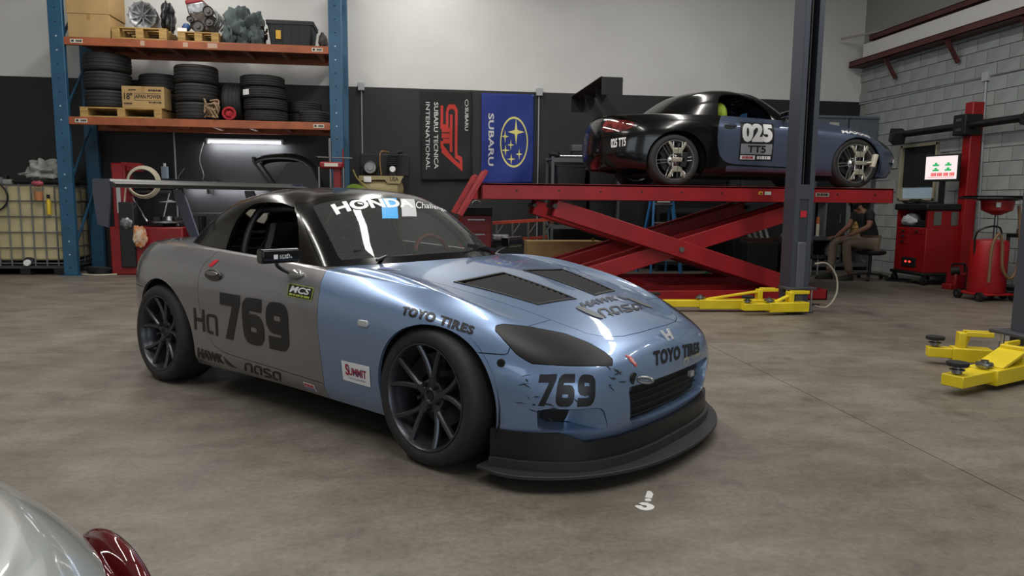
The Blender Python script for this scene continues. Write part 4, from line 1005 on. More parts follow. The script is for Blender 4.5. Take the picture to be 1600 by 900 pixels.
def column(base, label, facing, arms, slim=False):
    o = thing('lift_column', label, 'lift column', base); s = facing    # slot faces -y when s = 1
    G().prism([(-.22, -.22), (.22, -.22), (.22, .24), (-.22, .24)], 0, .022).build('base_plate', SLATE, o, bev=.004)
    for sx in (-1, 1):
        G().bb(sx*.145-.006, sx*.145+.006, -.16*s, .16*s, .022, 4.1).build('side_plate', SLATE, o)
        G().bb(sx*.145-(.0 if sx < 0 else .075), sx*.145+(.075 if sx < 0 else 0), (-.16*s)-.006, (-.16*s)+.006, .022, 4.1).build('front_flange', SLATE, o)
    G().bb(-.145, .145, .15*s-.006, .15*s+.006, .022, 4.1).build('back_plate', MATTEBLK, o)
    for dx in (-.045, .04): G().cyl((dx, -.02*s, .6), (dx, -.02*s, 4.0), .013, n=8).build('lift_chain', DARKSTEEL, o)
    G().bb(-.085, .085, -.155*s, .02*s, .022, 1.30).build('slot_cover', M('slot_grey', '3e4148', .45, .3), o)
    G().bb(-.08, .08, -.165*s, .0, 1.24, 1.40).build('carriage_stop', M('carriage_grey', '3a3d44', .6), o, bev=.008)
    G().prism([(-.075, -.20*s), (.055, -.20*s), (.055, -.14*s), (-.075, -.14*s)], .10, .78).build('cylinder_cover', M('cover_grey', '5d6068', .4, .3), o, bev=.01)
    G().bb(-.05, .05, -.158*s, -.152*s, 1.05, 1.12).build('warning_sticker', M('sticker_red', 'b01f2c', .5), o).location = (0, -.004*s, 0)
    for sx in (-1, 1): G().cyl((sx*.19, -.19*s, .0), (sx*.19, -.19*s, .20), .014, n=8).build('anchor_bolt', STEEL, o); G().cyl((sx*.20, -.17*s, .02), (sx*.20, -.17*s, .26), .014, n=10).build('hinge_pin', CHROME, o)
    G().bb(-.24, .24, -.26*s, .05*s, .262, .285).build('collar_plate', M('collar_grey', '3c3d42', .5), o, bev=.004)
    if slim:
        for c in KIDS(o): c.scale = (.72, .72, 1)
    for a in arms: arm(o, *a)
    return o
column((4.16, 7.46, 0), 'tall grey two-post lift column beside the red scissor lift', 1,
       [((.04, -.21, 0), (-.70, -.24, 0), .13, M('pad_rubber', '141414', .8), STEEL, .085, .05, 0), ((-.20, .0, 0), (-1.62, .10, 0), .13, M('pad_rubber'), STEEL, .085, .05, 0)], True)
column((4.46, 4.50, 0), 'grey two-post lift column with short yellow arms and black pads', -1,
       [((-.26, -.12, 0), (-1.12, -.48, 0), .19, M('pad_rubber'), STEEL, .085, .17, 0), ((-.24, .22, 0), (-.62, .40, 0), .13, M('pad_rubber'), None, .085, .05, 0)])
h = thing('hydraulic_hose', 'beige hose looping out from the grey lift column base', 'hose', (4.4, 7.45, .08)); G().tube(cr([(-.05, .0, .0), (.12, -.05, -.03), (.27, .0, .12), (.28, .05, .32), (.18, .08, .45), (.02, .05, .45)], 6), .010, 8).build('hose', M('hose_beige', 'a39c8a', .6), h); G().cyl((-.1, 0, 0), (.06, -.02, -.01), .014, n=8).build('fitting', SATINBLK, h)
# ---------------------------------------------------------------- silver car at the photographer's elbow
CAR3 = dict(m={k: M('silver_grey_paint', 'a2a7a5', .28, .12, coat=1.) for k in ('quarter', 'rbump', 'trunk', 'bump', 'hood', 'fender', 'door')}, top=GLOSSBLK, tail=M('tail_dark_red', '560c12', .05, coat=1.), steer=0, wheel='T', rim=SILVER)
car3, _, _ = build_car('parked_car', 'silver grey car whose rear corner and red tail lamp show', (-3.446, .998, 0), PI-.27, CAR3)
for sg in (-1, 1):
    p, n, i, d = BVH_B.find_nearest(Vector((-3.035, sg*.69, .735))); t = n.cross(Vector((0, 0, 1))).normalized(); g = G(frame(p-n*.008, t, (0, 0, 1))); g.ball((0, 0, 0), (.115, .070, .026), 32, 20)
    o = g.build('lamp_lens', M('tail_dark_red'), car3, smooth=80)

# ---------------------------------------------------------------- pallet rack and what it carries
RBLUE = M('rack_blue', '25506c', .45, var=.1, scale=4); RORG = M('rack_orange', '95502e', .55, var=.15, scale=5); WOOD = M('pallet_wood', 'a8874f', .8, var=.22, scale=5, stretch=(1, 8, 8)); BRD = M('deck_board', '6b4026', .8, var=.2, scale=4, stretch=(6, 1, 1))
CARD = M('cardboard', 'a88a5c', .85, var=.06, scale=3); ALU = M('cast_aluminium', '8f9092', .45, .8, var=.3, scale=14); BLKPLA = M('black_plastic', '17181a', .5)
def blob(name, mat, parent, c, r, amp=.35, sc=3., seed=0, n=36, k=22, flat=0.):
    g = G(); g.ball((0, 0, 0), (1, 1, 1), n, k); vs = []
    for v in g.v:
        p = Vector(v); d = 1+amp*noise.noise(p*sc+Vector((seed*7.1, 0, 0)))+amp*.5*abs(noise.noise(p*sc*2.3+Vector((0, seed*3.3, 0))))
        q = p*d; q.z = max(q.z, -flat) if flat else q.z; vs.append((c[0]+q.x*r[0], c[1]+q.y*r[1], c[2]+q.z*r[2]))
    g.v = vs; return g.build(name, mat, parent, smooth=60)
def rack():
    o = thing('pallet_rack', 'blue and orange pallet rack loaded with tyres and engines', 'storage rack', (-3.22, 12.1, 0))
    X = lambda x: x+3.22
    for x0 in (-5.31, -1.33):
        for y, d in ((11.60, .08), (12.55, .08)):
            po = G().bb(X(x0), X(x0+.20), y-12.1, y-12.1+d, .01, 4.6).build('upright', RBLUE, o, bev=.008)
            if y < 12: 
                for i in range(22):
                    for dx in (.10,): G().cyl((X(x0+dx), y-12.1-.002, .12+.2*i), (X(x0+dx), y-12.1+.004, .12+.2*i), .013, n=8).build('punched_hole', M('hole_light', '9fb0bb', .6) if 0 < i % 5 < 3 else M('hole_dark', '16242e', .8), po)
            G().bb(X(x0-.03), X(x0+.23), y-12.1-.03, y-12.1+d+.03, 0, .012).build('foot_plate', RBLUE, o)
        for z0, z1 in ((.3, 1.3 if x0 < -3 else .62), (1.3, .3+2), (2.4, 3.3), (3.4, 4.4)): G().bar((X(x0+.10), -.42, z0), (X(x0+.10), .45, z1), .03, .03).build('frame_brace', RBLUE, o)
    for z in (3.515, 2.372):
        for y in (11.60, 12.58):
            b = G().bb(X(-5.11), X(-1.33), y-12.1, y-12.1+.05, z-.115, z).build('beam', RORG, o, bev=.006)
            if y < 12:
                for x, w, txt in ((-5.02, .17, 'G'), (-1.58, .16, 'G')):
                    t = G().bb(X(x), X(x+w), y-12.103, y-12.1, z-.085, z-.03).build('shelf_tag', M('tag_white', 'c9c2b4', .7), b)
                    flat('tag_lettering', merge2d([(RECT, .08, .3, .25, .8), (DASH, .45, .92, .25, .8)]), [(X(x), y-12.1045, z-.03), (X(x+w), y-12.1045, z-.03), (X(x+w), y-12.1045, z-.085), (X(x), y-12.1045, z-.085)], M('tag_ink', '2d2a28', .8), b)
                for x, w in ((-4.05, .06), (-3.45, .07), (-3.1, .14)): 
                    if z > 3: G().bb(X(x), X(x+w), y-12.102, y-12.1, z-.09, z-.02).build('tape_scrap', M('tape_scrap', 'b89a86', .8), b)
        for i in range(7): G().bb(X(-4.85+.55*i), X(-4.79+.55*i), -.45, .48, z-.075, z-.015).build('cross_bar', RORG, o)
        for i in range(8): G().bb(X(-5.10), X(-1.34), -.50+.128*i+.004, -.50+.128*(i+1)-.004, z-.014, z).build('deck_board', BRD, o)
    return o
rack()
def pallet(x0, x1, y0, y1, z, h, label):
    o = thing('wooden_pallet', label, 'pallet', ((x0+x1)/2, (y0+y1)/2, z)); w, d = (x1-x0)/2, (y1-y0)/2
    for i in range(5): a = -d+(2*d-.09)*i/4; G().bb(-w, w, a, a+.09, h-.02, h).build('deck_slat', WOOD, o, bev=.003)
    for i in range(3):
        a = -w+(2*w-.11)*i/2; G().bb(a, a+.11, -d, d, .018, h-.02).build('stringer', WOOD, o, bev=.003)
    for a in (-d, d-.09): G().bb(-w, w, a, a+.09, 0, .018).build('bottom_slat', WOOD, o)
    return o
pallet(-4.45, -3.68, 11.62, 12.45, 3.517, .17, 'wooden pallet under the bell housing gearbox')
pallet(-3.54, -2.95, 11.66, 12.4, 3.517, .15, 'small wooden pallet under the red topped engine')
pallet(-4.95, -3.80, 11.61, 12.45, 2.374, .145, 'wooden pallet under the tyre stack and printed carton')
def carton(x0, x1, y0, y1, z0, z1, label, name='cardboard_box', tape=True):
    o = thing(name, label, 'box', ((x0+x1)/2, (y0+y1)/2, z0)); w, d, h = (x1-x0)/2, (y1-y0)/2, z1-z0
    G().bb(-w, w, -d, d, 0, h).build('carton', CARD, o, bev=.004)
    for s in (-1, 1): G().bb(-w, w, s*d*.5-d*.5+.004, s*d*.5+d*.5-.004, h, h+.004).build('flap', CARD, o)
    if tape: G().bb(-.025, .025, -d-.001, -d+.001, h*.75, h).build('tape', M('parcel_tape', '9d7c4b', .3), o)
    return o
carton(-5.05, -4.47, 11.62, 12.2, 3.517, 3.845, 'plain brown carton, lower of two beside the rack upright')
carton(-5.06, -4.46, 11.62, 12.2, 3.853, 4.25, 'plain brown carton, upper of two beside the rack upright')
bx = carton(-4.36, -3.76, 11.63, 11.95, 2.522, 2.835, 'printed carton reading japan power on the lower shelf')
INK = M('carton_ink', '2a2320', .8)
fq = lambda a, b, c, d: [(a, -.163, d), (b, -.163, d), (b, -.163, c), (a, -.163, c)]
flat('carton_lettering', text2d('18"', .03), fq(-.27, -.15, .12, .22), INK, bx); flat('carton_lettering', text2d('JAPAN POWER', .02), fq(-.13, .26, .125, .20), INK, bx)
for z in (.112, .213): flat('carton_rule', RECT, fq(-.13, .26, z, z+.005), INK, bx)
flat('carton_lettering', DASH, fq(.08, .26, .25, .275), INK, bx); flat('carton_lettering', DASH, fq(-.20, -.10, .255, .275), INK, bx); flat('carton_lettering', DASH, fq(.08, .26, .075, .095), INK, bx); flat('carton_lettering', DASH, fq(-.27, -.16, .05, .075), INK, bx)
def tyre_mesh(r, w, groove=4):
    h = w/2; p = [(r*.62, -h*.8), (r*.66, -h*.95), (r*.80, -h), (r*.93, -h*.95), (r*.985, -h*.80)]
    n = groove
    for i in range(n):
        c = -h*.6+1.2*h*i/(n-1); p += [(r, c-.012), (r-.008, c-.009), (r-.008, c+.009), (r, c+.012)]
    p += [(r*.985, h*.80), (r*.93, h*.95), (r*.80, h), (r*.66, h*.95), (r*.62, h*.8)]
    return G().lathe(p, 48)
def rib_mesh(r, w):
    # side ribs moulded into the wall, a bead ring
    return G().lathe([(r*.60, -w*.42), (r*.64, -w*.47), (r*.64, w*.47), (r*.60, w*.42)], 40, closed=True)
TM = {}
def tyre(c, r, w, label, group, rot=(0, 0, 0)):
    k = (r, w)
    if k not in TM:
        a = tyre_mesh(r, w).mesh('tyre'); a.materials.append(RUBBER); b = rib_mesh(r, w).mesh('bead'); b.materials.append(RUBBER); TM[k] = (a, b)
    o = thing('tyre', label, 'tyre', c, group=group, rot=rot); link('tread', TM[k][0], None, o); link('bead', TM[k][1], None, o); return o
GRP = 'tyres on the pallet rack'
for i, nm in enumerate(('bottom', 'middle', 'top')): tyre((-4.68, 12.0, 2.522+.136+.273*i), .33, .27, 'black tyre, %s of three stacked on the pallet end' % nm, GRP)
for i, nm in enumerate(('lower', 'upper')): tyre((-4.02, 12.31, 2.522+.15+.29*i), .315, .285, 'black tyre, %s of two behind the printed carton' % nm, GRP)
for i, nm in enumerate(('bottom', 'middle', 'top')): tyre((-3.39, 12.0, 2.374+.14+.28*i), .32, .275, 'black tyre, %s of three stacked beside the printed carton' % nm, GRP)
tyre((-2.87, 12.22, 2.374+.32), .32, .30, 'black tyre standing upright between two tyre stacks', GRP, (0, R(90), 0))
for i, nm in enumerate(('bottom', 'second', 'third', 'top')):
    t = tyre((-2.37+(.015, .01, -.01, -.03)[i], 12.0, 2.374+.09+.178*i), .335, .176, 'narrow black tyre, %s of four beside the upright tyre' % nm, GRP)
    if i == 2: G().box((-.22, -.255, .0), (.13, .006, .085), rz=R(-40)).build('paper_label', DECALWHT, t)
for i, nm in enumerate(('lower', 'upper')): tyre((-1.86, 12.48, 2.374+.1+.2*i), .30, .195, 'black tyre, %s of two half hidden behind the narrow tyres' % nm, GRP)
tyre((-1.62, 11.98, 2.374+.10), .24, .195, 'single small black tyre lying by the right rack upright', GRP)
# straps and rope
s = thing('strap_pile', 'tangle of tan lashing straps hanging over the lower shelf edge', 'straps', (-3.08, 11.66, 2.374))
for i in range(7):
    q = [(rng.uniform(-.13, .12), rng.uniform(-.10, .05), abs(rng.uniform(-.02, .30))+.02) for _ in range(6)]
    G().tube(cr(q, 5), .013, 5).build('strap', M('strap_tan', '8c7257', .85, var=.2, scale=20), s)
s = thing('strap_roll', 'red lashing strap bundled beside the tan straps', 'straps', (-2.83, 11.66, 2.374)); 
for i in range(4): G().tube([(.09*math.cos(t*PI/8)*(1-.12*i), -.04+.03*i, .10+.085*math.sin(t*PI/8)*(1-.1*i)) for t in range(16)], .018, 6, True).build('strap_coil', M('strap_red', 'a3202c', .8), s)
blob('strap_knot', M('strap_red'), s, (0, -.02, .085), (.06, .05, .06), .5, 3, 4, 16, 10)
# gearbox with bell housing
gb = thing('gearbox', 'bare aluminium gearbox with round bell housing on a pallet', 'gearbox', (-4.05, 11.95, 3.687))
G(frame((0, -.22, .20), (1, 0, 0), (0, 0, 1))).lathe([(.04, -.06), (.10, -.05), (.14, -.02), (.165, .0), (.20, .0), (.205, -.02), (.19, -.16), (.12, -.30), (.0, -.32)], 28).build('bell_housing', ALU, gb)
for i in range(9):
    a = 2*PI*i/9; G().bar((.04*math.cos(a), -.20, .20+.04*math.sin(a)), (.18*math.cos(a), -.215, .20+.18*math.sin(a)), .016, .03, up=(0, 1, 0)).build('web', ALU, gb)
for i in range(12): a = 2*PI*i/12; G().cyl((.197*math.cos(a), -.235, .20+.197*math.sin(a)), (.197*math.cos(a), -.20, .20+.197*math.sin(a)), .017, n=8).build('flange_boss', ALU, gb)
G(frame((0, -.20, .20), (1, 0, 0), (0, 0, 1))).lathe([(.0, .02), (.03, .02), (.035, 0), (.05, -.0)], 20).build('input_shaft', STEEL, gb); G().box((0, .22, .17), (.24, .45, .24)).build('gear_case', ALU, gb, bev=.03)
ct = thing('black_sheet', 'crumpled black plastic sheet beside the bell housing gearbox', 'plastic sheet', (-3.76, 11.98, 3.69)); blob('sheet', M('black_sheet', '1a1b1e', .35), ct, (0, 0, .22), (.075, .20, .22), .45, 2.2, 3, flat=.98)
bg = thing('blue_bag', 'small blue bag tucked behind the black plastic sheet', 'bag', (-3.61, 12.1, 3.52)); blob('bag', M('bag_blue', '2a4a7a', .6), bg, (0, 0, .06), (.05, .08, .06), .3, 2.5, 8, 20, 12, flat=.97)
# engine
en = thing('engine', 'dirty engine with red valve cover and pulleys on pallet', 'engine', (-3.25, 11.98, 3.67))
G().box((0, .1, .20), (.30, .5, .28), rx=0, ry=R(8)).build('engine_block', M('dirty_iron', '57504a', .6, .6, var=.4, scale=12), en, bev=.03)
G().box((-.06, .1, .38), (.26, .5, .16), ry=R(-12)).build('cylinder_head', ALU, en, bev=.02); G().box((-.10, .1, .485), (.24, .48, .07), ry=R(-12)).build('valve_cover', M('valve_cover_red', '8f1c1f', .5, var=.2, scale=10), en, bev=.02)
for x, z, r in ((-.02, .10, .085), (.14, .17, .06), (.13, .33, .075), (-.13, .20, .05)):
    G(frame((x, -.18, z), (1, 0, 0), (0, 0, 1))).lathe([(0, .05), (r*.35, .05), (r*.4, .02), (r*.85, .02), (r, .045), (r, .0), (r*.9, -.01), (r, -.03), (0, -.03)], 24).build('pulley', M('pulley_grey', '5b5956', .5, .7), en)
for i in range(4): G().tube(cr([(.10, -.1+.14*i, .40), (.20, -.12+.14*i, .36), (.24, -.12+.14*i, .24), (.18, -.1+.13*i, .14)], 4), .018, 8).build('runner', ALU, en)
blob('blue_cap', M('bag_blue'), en, (-.22, -.1, .10), (.06, .06, .06), .2, 2, 2, 14, 8); G().box((-.25, -.22, .035), (.13, .02, .06), rz=R(10)).build('paper_tag', DECALWHT, en)
tp = thing('tarp_bundle', 'grey green tarpaulin crumpled over parts on top shelf', 'tarpaulin', (-2.62, 11.98, 3.517)); blob('tarpaulin', M('tarp_grey', '3f4a4a', .8, var=.2, scale=6), tp, (0, 0, .25), (.23, .24, .30), .62, 2.4, 5, 56, 34, flat=.80)
for i in range(3): blob('tarp_fold', M('tarp_grey'), tp, (-.20+.2*i, -.18, .12), (.10, .10, .16), .6, 3, 9+i, 24, 14, flat=.75)
jm = thing('bracket_pile', 'jumble of rusty brackets beside the black tote', 'brackets', (-2.31, 11.85, 3.517))
for i in range(8): a = Vector((rng.uniform(-.02, .02), rng.uniform(-.1, .1), .04+.035*i)); b = a+Vector((rng.uniform(-.03, .03), rng.uniform(-.1, .1), rng.uniform(-.02, .07))); G().bar(a, b, .03, .02).build('bracket', M('rusty_steel', '4c3a30', .6, .6), jm)
def tote(c, sx, sy, h, label, txt=True):
    o = thing('storage_tote', label, 'tote', c); P = []
    for z, k in ((0, .86), (.004, .88), (h*.85, 1.), (h*.85, 1.05), (h, 1.06), (h, 1.0), (h*.5, .95), (.02, .84)):
        P.append([(x*sx*k, y*sy*k, z) for x, y in rrect(-1, 1, -1, 1, .12, 3)+[(1, .88)]])
    G().grid(P).build('tub', BLKPLA, o); g = G().prism([(x*sx*.86, y*sy*.86) for x, y in rrect(-1, 1, -1, 1, .12, 3)], 0, .01); g.build('floor_panel', BLKPLA, o)
    for i in range(5): G().bar((-sx*.7+sx*.35*i, -sy*.9, .03), (-sx*.7+sx*.35*i, -sy*1.0, h*.82), .02, .012, up=(0, 1, 0)).build('rib', BLKPLA, o)
    if txt: G().bb(-sx*.62, -sx*.40, -sy*1.0-.006, -sy*.9, h*.25, h*.6).build('yellow_sticker', M('sticker_yellow', 'c79a2e', .6), o)
    return o
tote((-1.91, 11.95, 3.517), .335, .28, .37, 'open black storage tote with yellow sticker on top shelf')
pk = thing('grey_bundle', 'grey folded cloth bundle beside the black tote', 'cloth', (-1.445, 11.9, 3.517)); blob('cloth', M('cloth_grey', '55534f', .9), pk, (0, 0, .12), (.065, .14, .12), .3, 2.6, 12, 24, 14, flat=.97)
# ---------------------------------------------------------------- left corner: liquid tote, tyre changer, bench and machines
ib = thing('ibc_tank', 'caged yellowed plastic liquid tank behind the blue upright', 'tank', (-5.92, 12.22, 0))
G().prism(rrect(-.55, .55, -.47, .47, .08), .22, 1.34).build('bottle', M('yellowed_plastic', 'b5ab84', .5, var=.10, scale=3), ib, bev=.03)
CAGE = M('galvanised_tube', '8b8f90', .4, .8)
for i in range(6): z = .18+.235*i; G().tube([(x, y, z) for x, y in rrect(-.575, .575, -.495, .495, .06)], .010, 6, True).build('cage_hoop', CAGE, ib)
for s in (-1, 1):
    for i in range(7): G().cyl((-.5+.165*i, s*.49, .14), (-.5+.165*i, s*.49, 1.37), .012, n=6).build('cage_wire', CAGE, ib)
    for i in range(5): G().cyl((s*.57, -.40+.2*i, .14), (s*.57, -.40+.2*i, 1.37), .009, n=6).build('cage_wire', CAGE, ib)
for x in (-.48, 0, .48): G().bb(x-.07, x+.07, -.48, .48, 0, .10).build('skid_foot', MATTEBLK, ib)
G().bb(-.57, .57, -.49, .49, .10, .14).build('pallet_deck', M('skid_grey', '3c3d3e', .7), ib); G(frame((.06, -.52, .19), (1, 0, 0), (0, 0, 1))).lathe([(0, .03), (.045, .03), (.05, 0), (.04, -.05)], 20).build('drain_cap', DECALWHT, ib); blob('valve', MATTEBLK, ib, (.06, -.47, .20), (.09, .05, .07), .2, 2, 3, 16, 10)
hs = thing('black_hose', 'black hose looped over the caged liquid tank', 'hose', (-6.35, 11.70, 1.40)); G().tube([(.28*math.cos(t), 0, -.22+.24*math.sin(t)) for t in np.linspace(-3.6, 1.9, 26)], .014, 8).build('hose', MATTEBLK, hs)
sb_ = thing('spray_bottle', 'yellow spray can hooked on the tank cage', 'spray can', (-5.50, 11.685, .92)); G().lathe([(0, 0), (.03, 0), (.03, .20), (.012, .23), (.012, .25)], 16).build('can', M('can_yellow', 'c9a91d', .4), sb_); G().lathe([(0, .30), (.022, .30), (.024, .245), (.012, .243)], 16).build('cap', MATTEBLK, sb_)
cu = thing('drink_cup', 'orange drink cup hanging on the tank cage', 'cup', (-5.62, 11.655, 1.13)); G().lathe([(0, 0), (.05, 0), (.062, .13), (.055, .13)], 18).build('cup', M('cup_orange', 'b0704a', .5), cu); blob('cup_top', M('cup_pink', 'a04a55', .6), cu, (0, 0, .25), (.08, .05, .04), .4, 3, 2, 16, 10); G().cyl((-.04, 0, .1), (-.05, 0, .25), .006).cyl((.04, 0, .1), (.05, 0, .25), .006).build('strap', M('strap_tan'), cu)
pl = thing('scrap_bodywork', 'black car bodywork piece lying across the liquid tank', 'bodywork', (-5.75, 12.1, 1.372)); G().prism([(-.62, -.25), (.55, -.28), (.60, .1), (.2, .3), (-.5, .25)], .03, .06).build('panel', SATINBLK, pl, bev=.01); G().box((-.5, -.2, .08), (.2, .1, .10)).build('hinge_box', MATTEBLK, pl, bev=.01); G().bb(-.5, .5, -.2, .2, 0, .03).build('packing', MATTEBLK, pl)
bgg = thing('plastic_bag', 'crumpled clear plastic bag on top of liquid tank', 'bag', (-5.72, 12.15, 1.435)); blob('bag', M('clear_bag', '9b9b98', .35), bgg, (0, 0, .13), (.25, .2, .15), .7, 3, 6, 40, 24, flat=.85)
rl = thing('grey_rail', 'short aluminium rail laid on the tank edge', 'rail', (-6.35, 11.85, 1.372)); G().bb(-.35, .28, -.04, .04, 0, .07).build('rail', M('rail_grey', '9a9c9a', .5, .4), rl, bev=.006); G().bb(.12, .17, -.05, .05, .0, .1).build('rail_clip', CAGE, rl)
def hoop(o, c, r, n, mat, ax):
    for i in range(n):
        rr = r*(1-.05*i); G().tube([(c[0]+rr*math.cos(t*PI/12), c[1]-.02*i, c[2]+rr*math.sin(t*PI/12)) for t in range(24)], .012, 6, True).build('hose_coil', mat, o)
REDM = M('machine_red', '7d1016', .45, var=.12, scale=4)
tc_ = thing('tyre_changer', 'red and black tyre changer standing under the rack', 'tyre changer', (-4.35, 12.0, 0))
G().bb(-.32, .75, -.30, .30, 0, .74).build('base_cabinet', REDM, tc_, bev=.02); G().bb(-.30, -.10, -.16, .16, .0, 1.70).build('tower', REDM, tc_, bev=.015); G().bb(-.16, .06, -.34, -.18, .12, 1.12).build('control_box', BLKPLA, tc_, bev=.015)
G().bb(-.34, .10, -.08, .08, 1.58, 1.72).build('tower_head', REDM, tc_, bev=.02); G().bb(-.22, -.16, -.22, -.16, .95, 1.45).build('slide_rod', CHROME, tc_)
G(Matrix.Translation((.46, -.02, .80))).lathe([(0, .10), (.05, .10), (.07, .04), (.16, .03), (.30, .03), (.30, .0), (.10, -.02), (.08, -.07), (0, -.07)], 32).build('turntable', STEEL, tc_)
for i in range(4): a = PI/4+PI/2*i; G().box((.46+.2*math.cos(a), -.02+.2*math.sin(a), .86), (.10, .06, .06), rz=a).build('jaw', DARKSTEEL, tc_, bev=.006)
G().bar((-.2, 0, 1.28), (.52, -.05, 1.28), .05, .05).build('swing_arm', DARKSTEEL, tc_, bev=.008); G().cyl((.50, -.05, 1.26), (.40, -.05, .90), .012).build('mount_rod', CHROME, tc_); G(Matrix.Translation((.50, -.05, 1.13))).lathe([(0, .03), (.03, .025), (.05, .01), (.15, 0), (.15, -.01), (0, -.01)], 24).build('press_disc', M('press_white', 'b5b5b5', .4, .6), tc_)
G().bar((.0, -.2, 1.2), (.22, -.25, .82), .015, .015).build('lever', CHROME, tc_); blob('gauge_cluster', ALU, tc_, (-.05, -.36, .80), (.08, .04, .08), .4, 3, 4, 16, 10)
rg = thing('shop_rag', 'orange and white rag hung on the tyre changer', 'rag', (-4.20, 11.60, .50)); blob('rag', M('rag_cloth', 'c7b9a4', .9, col2='b8743f', scale=9), rg, (0, 0, .1), (.09, .025, .14), .5, 2.4, 8, 28, 18)
ah = thing('air_hose', 'coiled cream air hose hanging on the tyre changer', 'hose', (-4.12, 11.66, 1.42)); hoop(ah, (0, 0, 0), .24, 4, M('hose_cream', 'b5ad98', .6), 0); G().tube(cr([(-.24, .0, .02), (-.30, .05, -.2), (-.33, .05, -.5)], 4), .012).build('hose_tail', M('hose_cream'), ah); G().bar((-.34, .1, .28), (-.05, .05, .26), .04, .05).build('hose_hook', REDM, ah)
cb_ = thing('cable_heap', 'black cables heaped on floor beside the blue upright', 'cables', (-4.86, 11.76, 0))
for i in range(5): G().tube([(.15*math.cos(t*PI/9)*(1+.1*i), .12*math.sin(t*PI/9), .02+.022*i+.01*math.sin(t)) for t in range(18)], .012, 6, True).build('cable_turn', MATTEBLK, cb_)
G().tube(cr([(-.2, -.12, .015), (.05, -.22, .015), (.28, -.1, .015)], 5), .012).build('white_cable', M('hose_cream'), cb_)
# wall bench with the machines seen over the coupe's roof
wb = thing('workbench', 'long black steel workbench against the black wall', 'workbench', (-1.85, 12.38, 0)); G().bb(-1.75, 1.35, -.32, .14, .90, .95).build('bench_top', M('bench_top', '2a2a2a', .6), wb, bev=.006)
for x in (-1.65, 0, 1.25):
    for y in (-.27, .09): G().bb(x-.03, x+.03, y-.03, y+.03, 0, .90).build('leg', SATINBLK, wb)
G().bb(-1.7, 1.3, -.28, .12, .25, .28).build('lower_shelf', M('bench_top'), wb)
for nm, x, z, L, lab in (('tube_light', -2.85, 2.13, 1.2, 'lit fluorescent tube light under the lower rack shelf'), ('tube_light', -3.2, 1.375, 1.25, 'lit tube light low on wall behind the wing')):
    o = thing(nm, lab, 'light', (x, 12.70, z)); G().bb(-L/2-.02, L/2+.02, -.02, .06, .015, .05).build('fixture', M('fixture_white', 'd8d8d8', .5), o)
    G().cyl((-L/2, -.02, -.005), (L/2, -.02, -.005), .016, n=10).build('tube', M('tube_lit', 'f4f7ff', .5, emit=9.), o)
    for s in (-1, 1): G().bb(s*L/2-.015, s*L/2+.015, -.04, .05, -.03, .03).build('end_cap', DECALWHT, o)
    for s in (-1, 1): G().cyl((s*L/2*.97, .02, .05), (s*L/2*.97, .02, .16 if z > 2 else .10), .004, n=5).build('hanger', DARKSTEEL, o)
    ld = bpy.data.lights.new('tube_lamp', 'AREA'); ld.shape = 'RECTANGLE'; ld.size = L; ld.size_y = .05; ld.energy = 14 if z > 2 else 6; ld.color = (.94, .97, 1)
    lo = bpy.data.objects.new('tube_lamp', ld); COL.objects.link(lo); lo.parent = o; lo.location = (0, -.05, -.04); lo.rotation_euler = (R(35), 0, 0)
cd_ = thing('light_cord', 'thin grey cord drooping beside the tube light', 'cord', (-3.5, 12.70, 2.13)); G().tube(cr([(0, .03, .05), (-.1, .03, -.3), (-.05, .03, -.6), (-.2, .03, -.72), (-.45, .03, -.62), (-.35, .03, -.45)], 5), .006, 5).build('cord', M('cord_grey', '808080', .6), cd_)
ht = thing('spare_hardtop', 'spare black roadster top propped open on the workbench', 'car part', (-2.05, 12.30, .95))
TOPS = cr([(-.54, .90), (-.42, .95), (-.08, .98), (.20, .94), (.36, .82), (.46, .62), (.52, .44)], 5)
g = G(); rows = []
for x, z in TOPS: rows.append([(x*(1 if abs(y) < .2 else .97), y, z-.10*(abs(y)/.30)**3) for y in np.linspace(-.30, .30, 9)])
q = g.grid(rows).build('roof_skin', SATINBLK, ht, smooth=60); sol = q.modifiers.new('thickness', 'SOLIDIFY'); sol.thickness = .025
for s in (-1, 1):
    G(frame((0, s*.29, 0), (1, 0, 0), (0, 0, 1))).prism([(-.02, .80), (.18, .84), (.34, .74), (.44, .55), (.51, .42), (-.22, .40)], -.012, .012).build('quarter_panel', SATINBLK, ht, bev=.004)
    G().bar((-.54, s*.27, .84), (-.24, s*.28, .40), .03, .045, up=(0, 1, 0)).build('side_bow', MATTEBLK, ht)
G().bar((-.54, -.28, .88), (-.54, .28, .88), .03, .05).build('front_bow', MATTEBLK, ht)
G().bb(-.30, .55, -.30, .30, .0, .40).build('rest_crate', BLKPLA, ht)
pr = thing('bearing_press', 'small red bench press with steel rods and cross handle', 'press', (-1.27, 11.25, .95)); G().bb(-.15, .15, -.12, .12, -.95, 0).build('stand', REDM, pr, bev=.01)

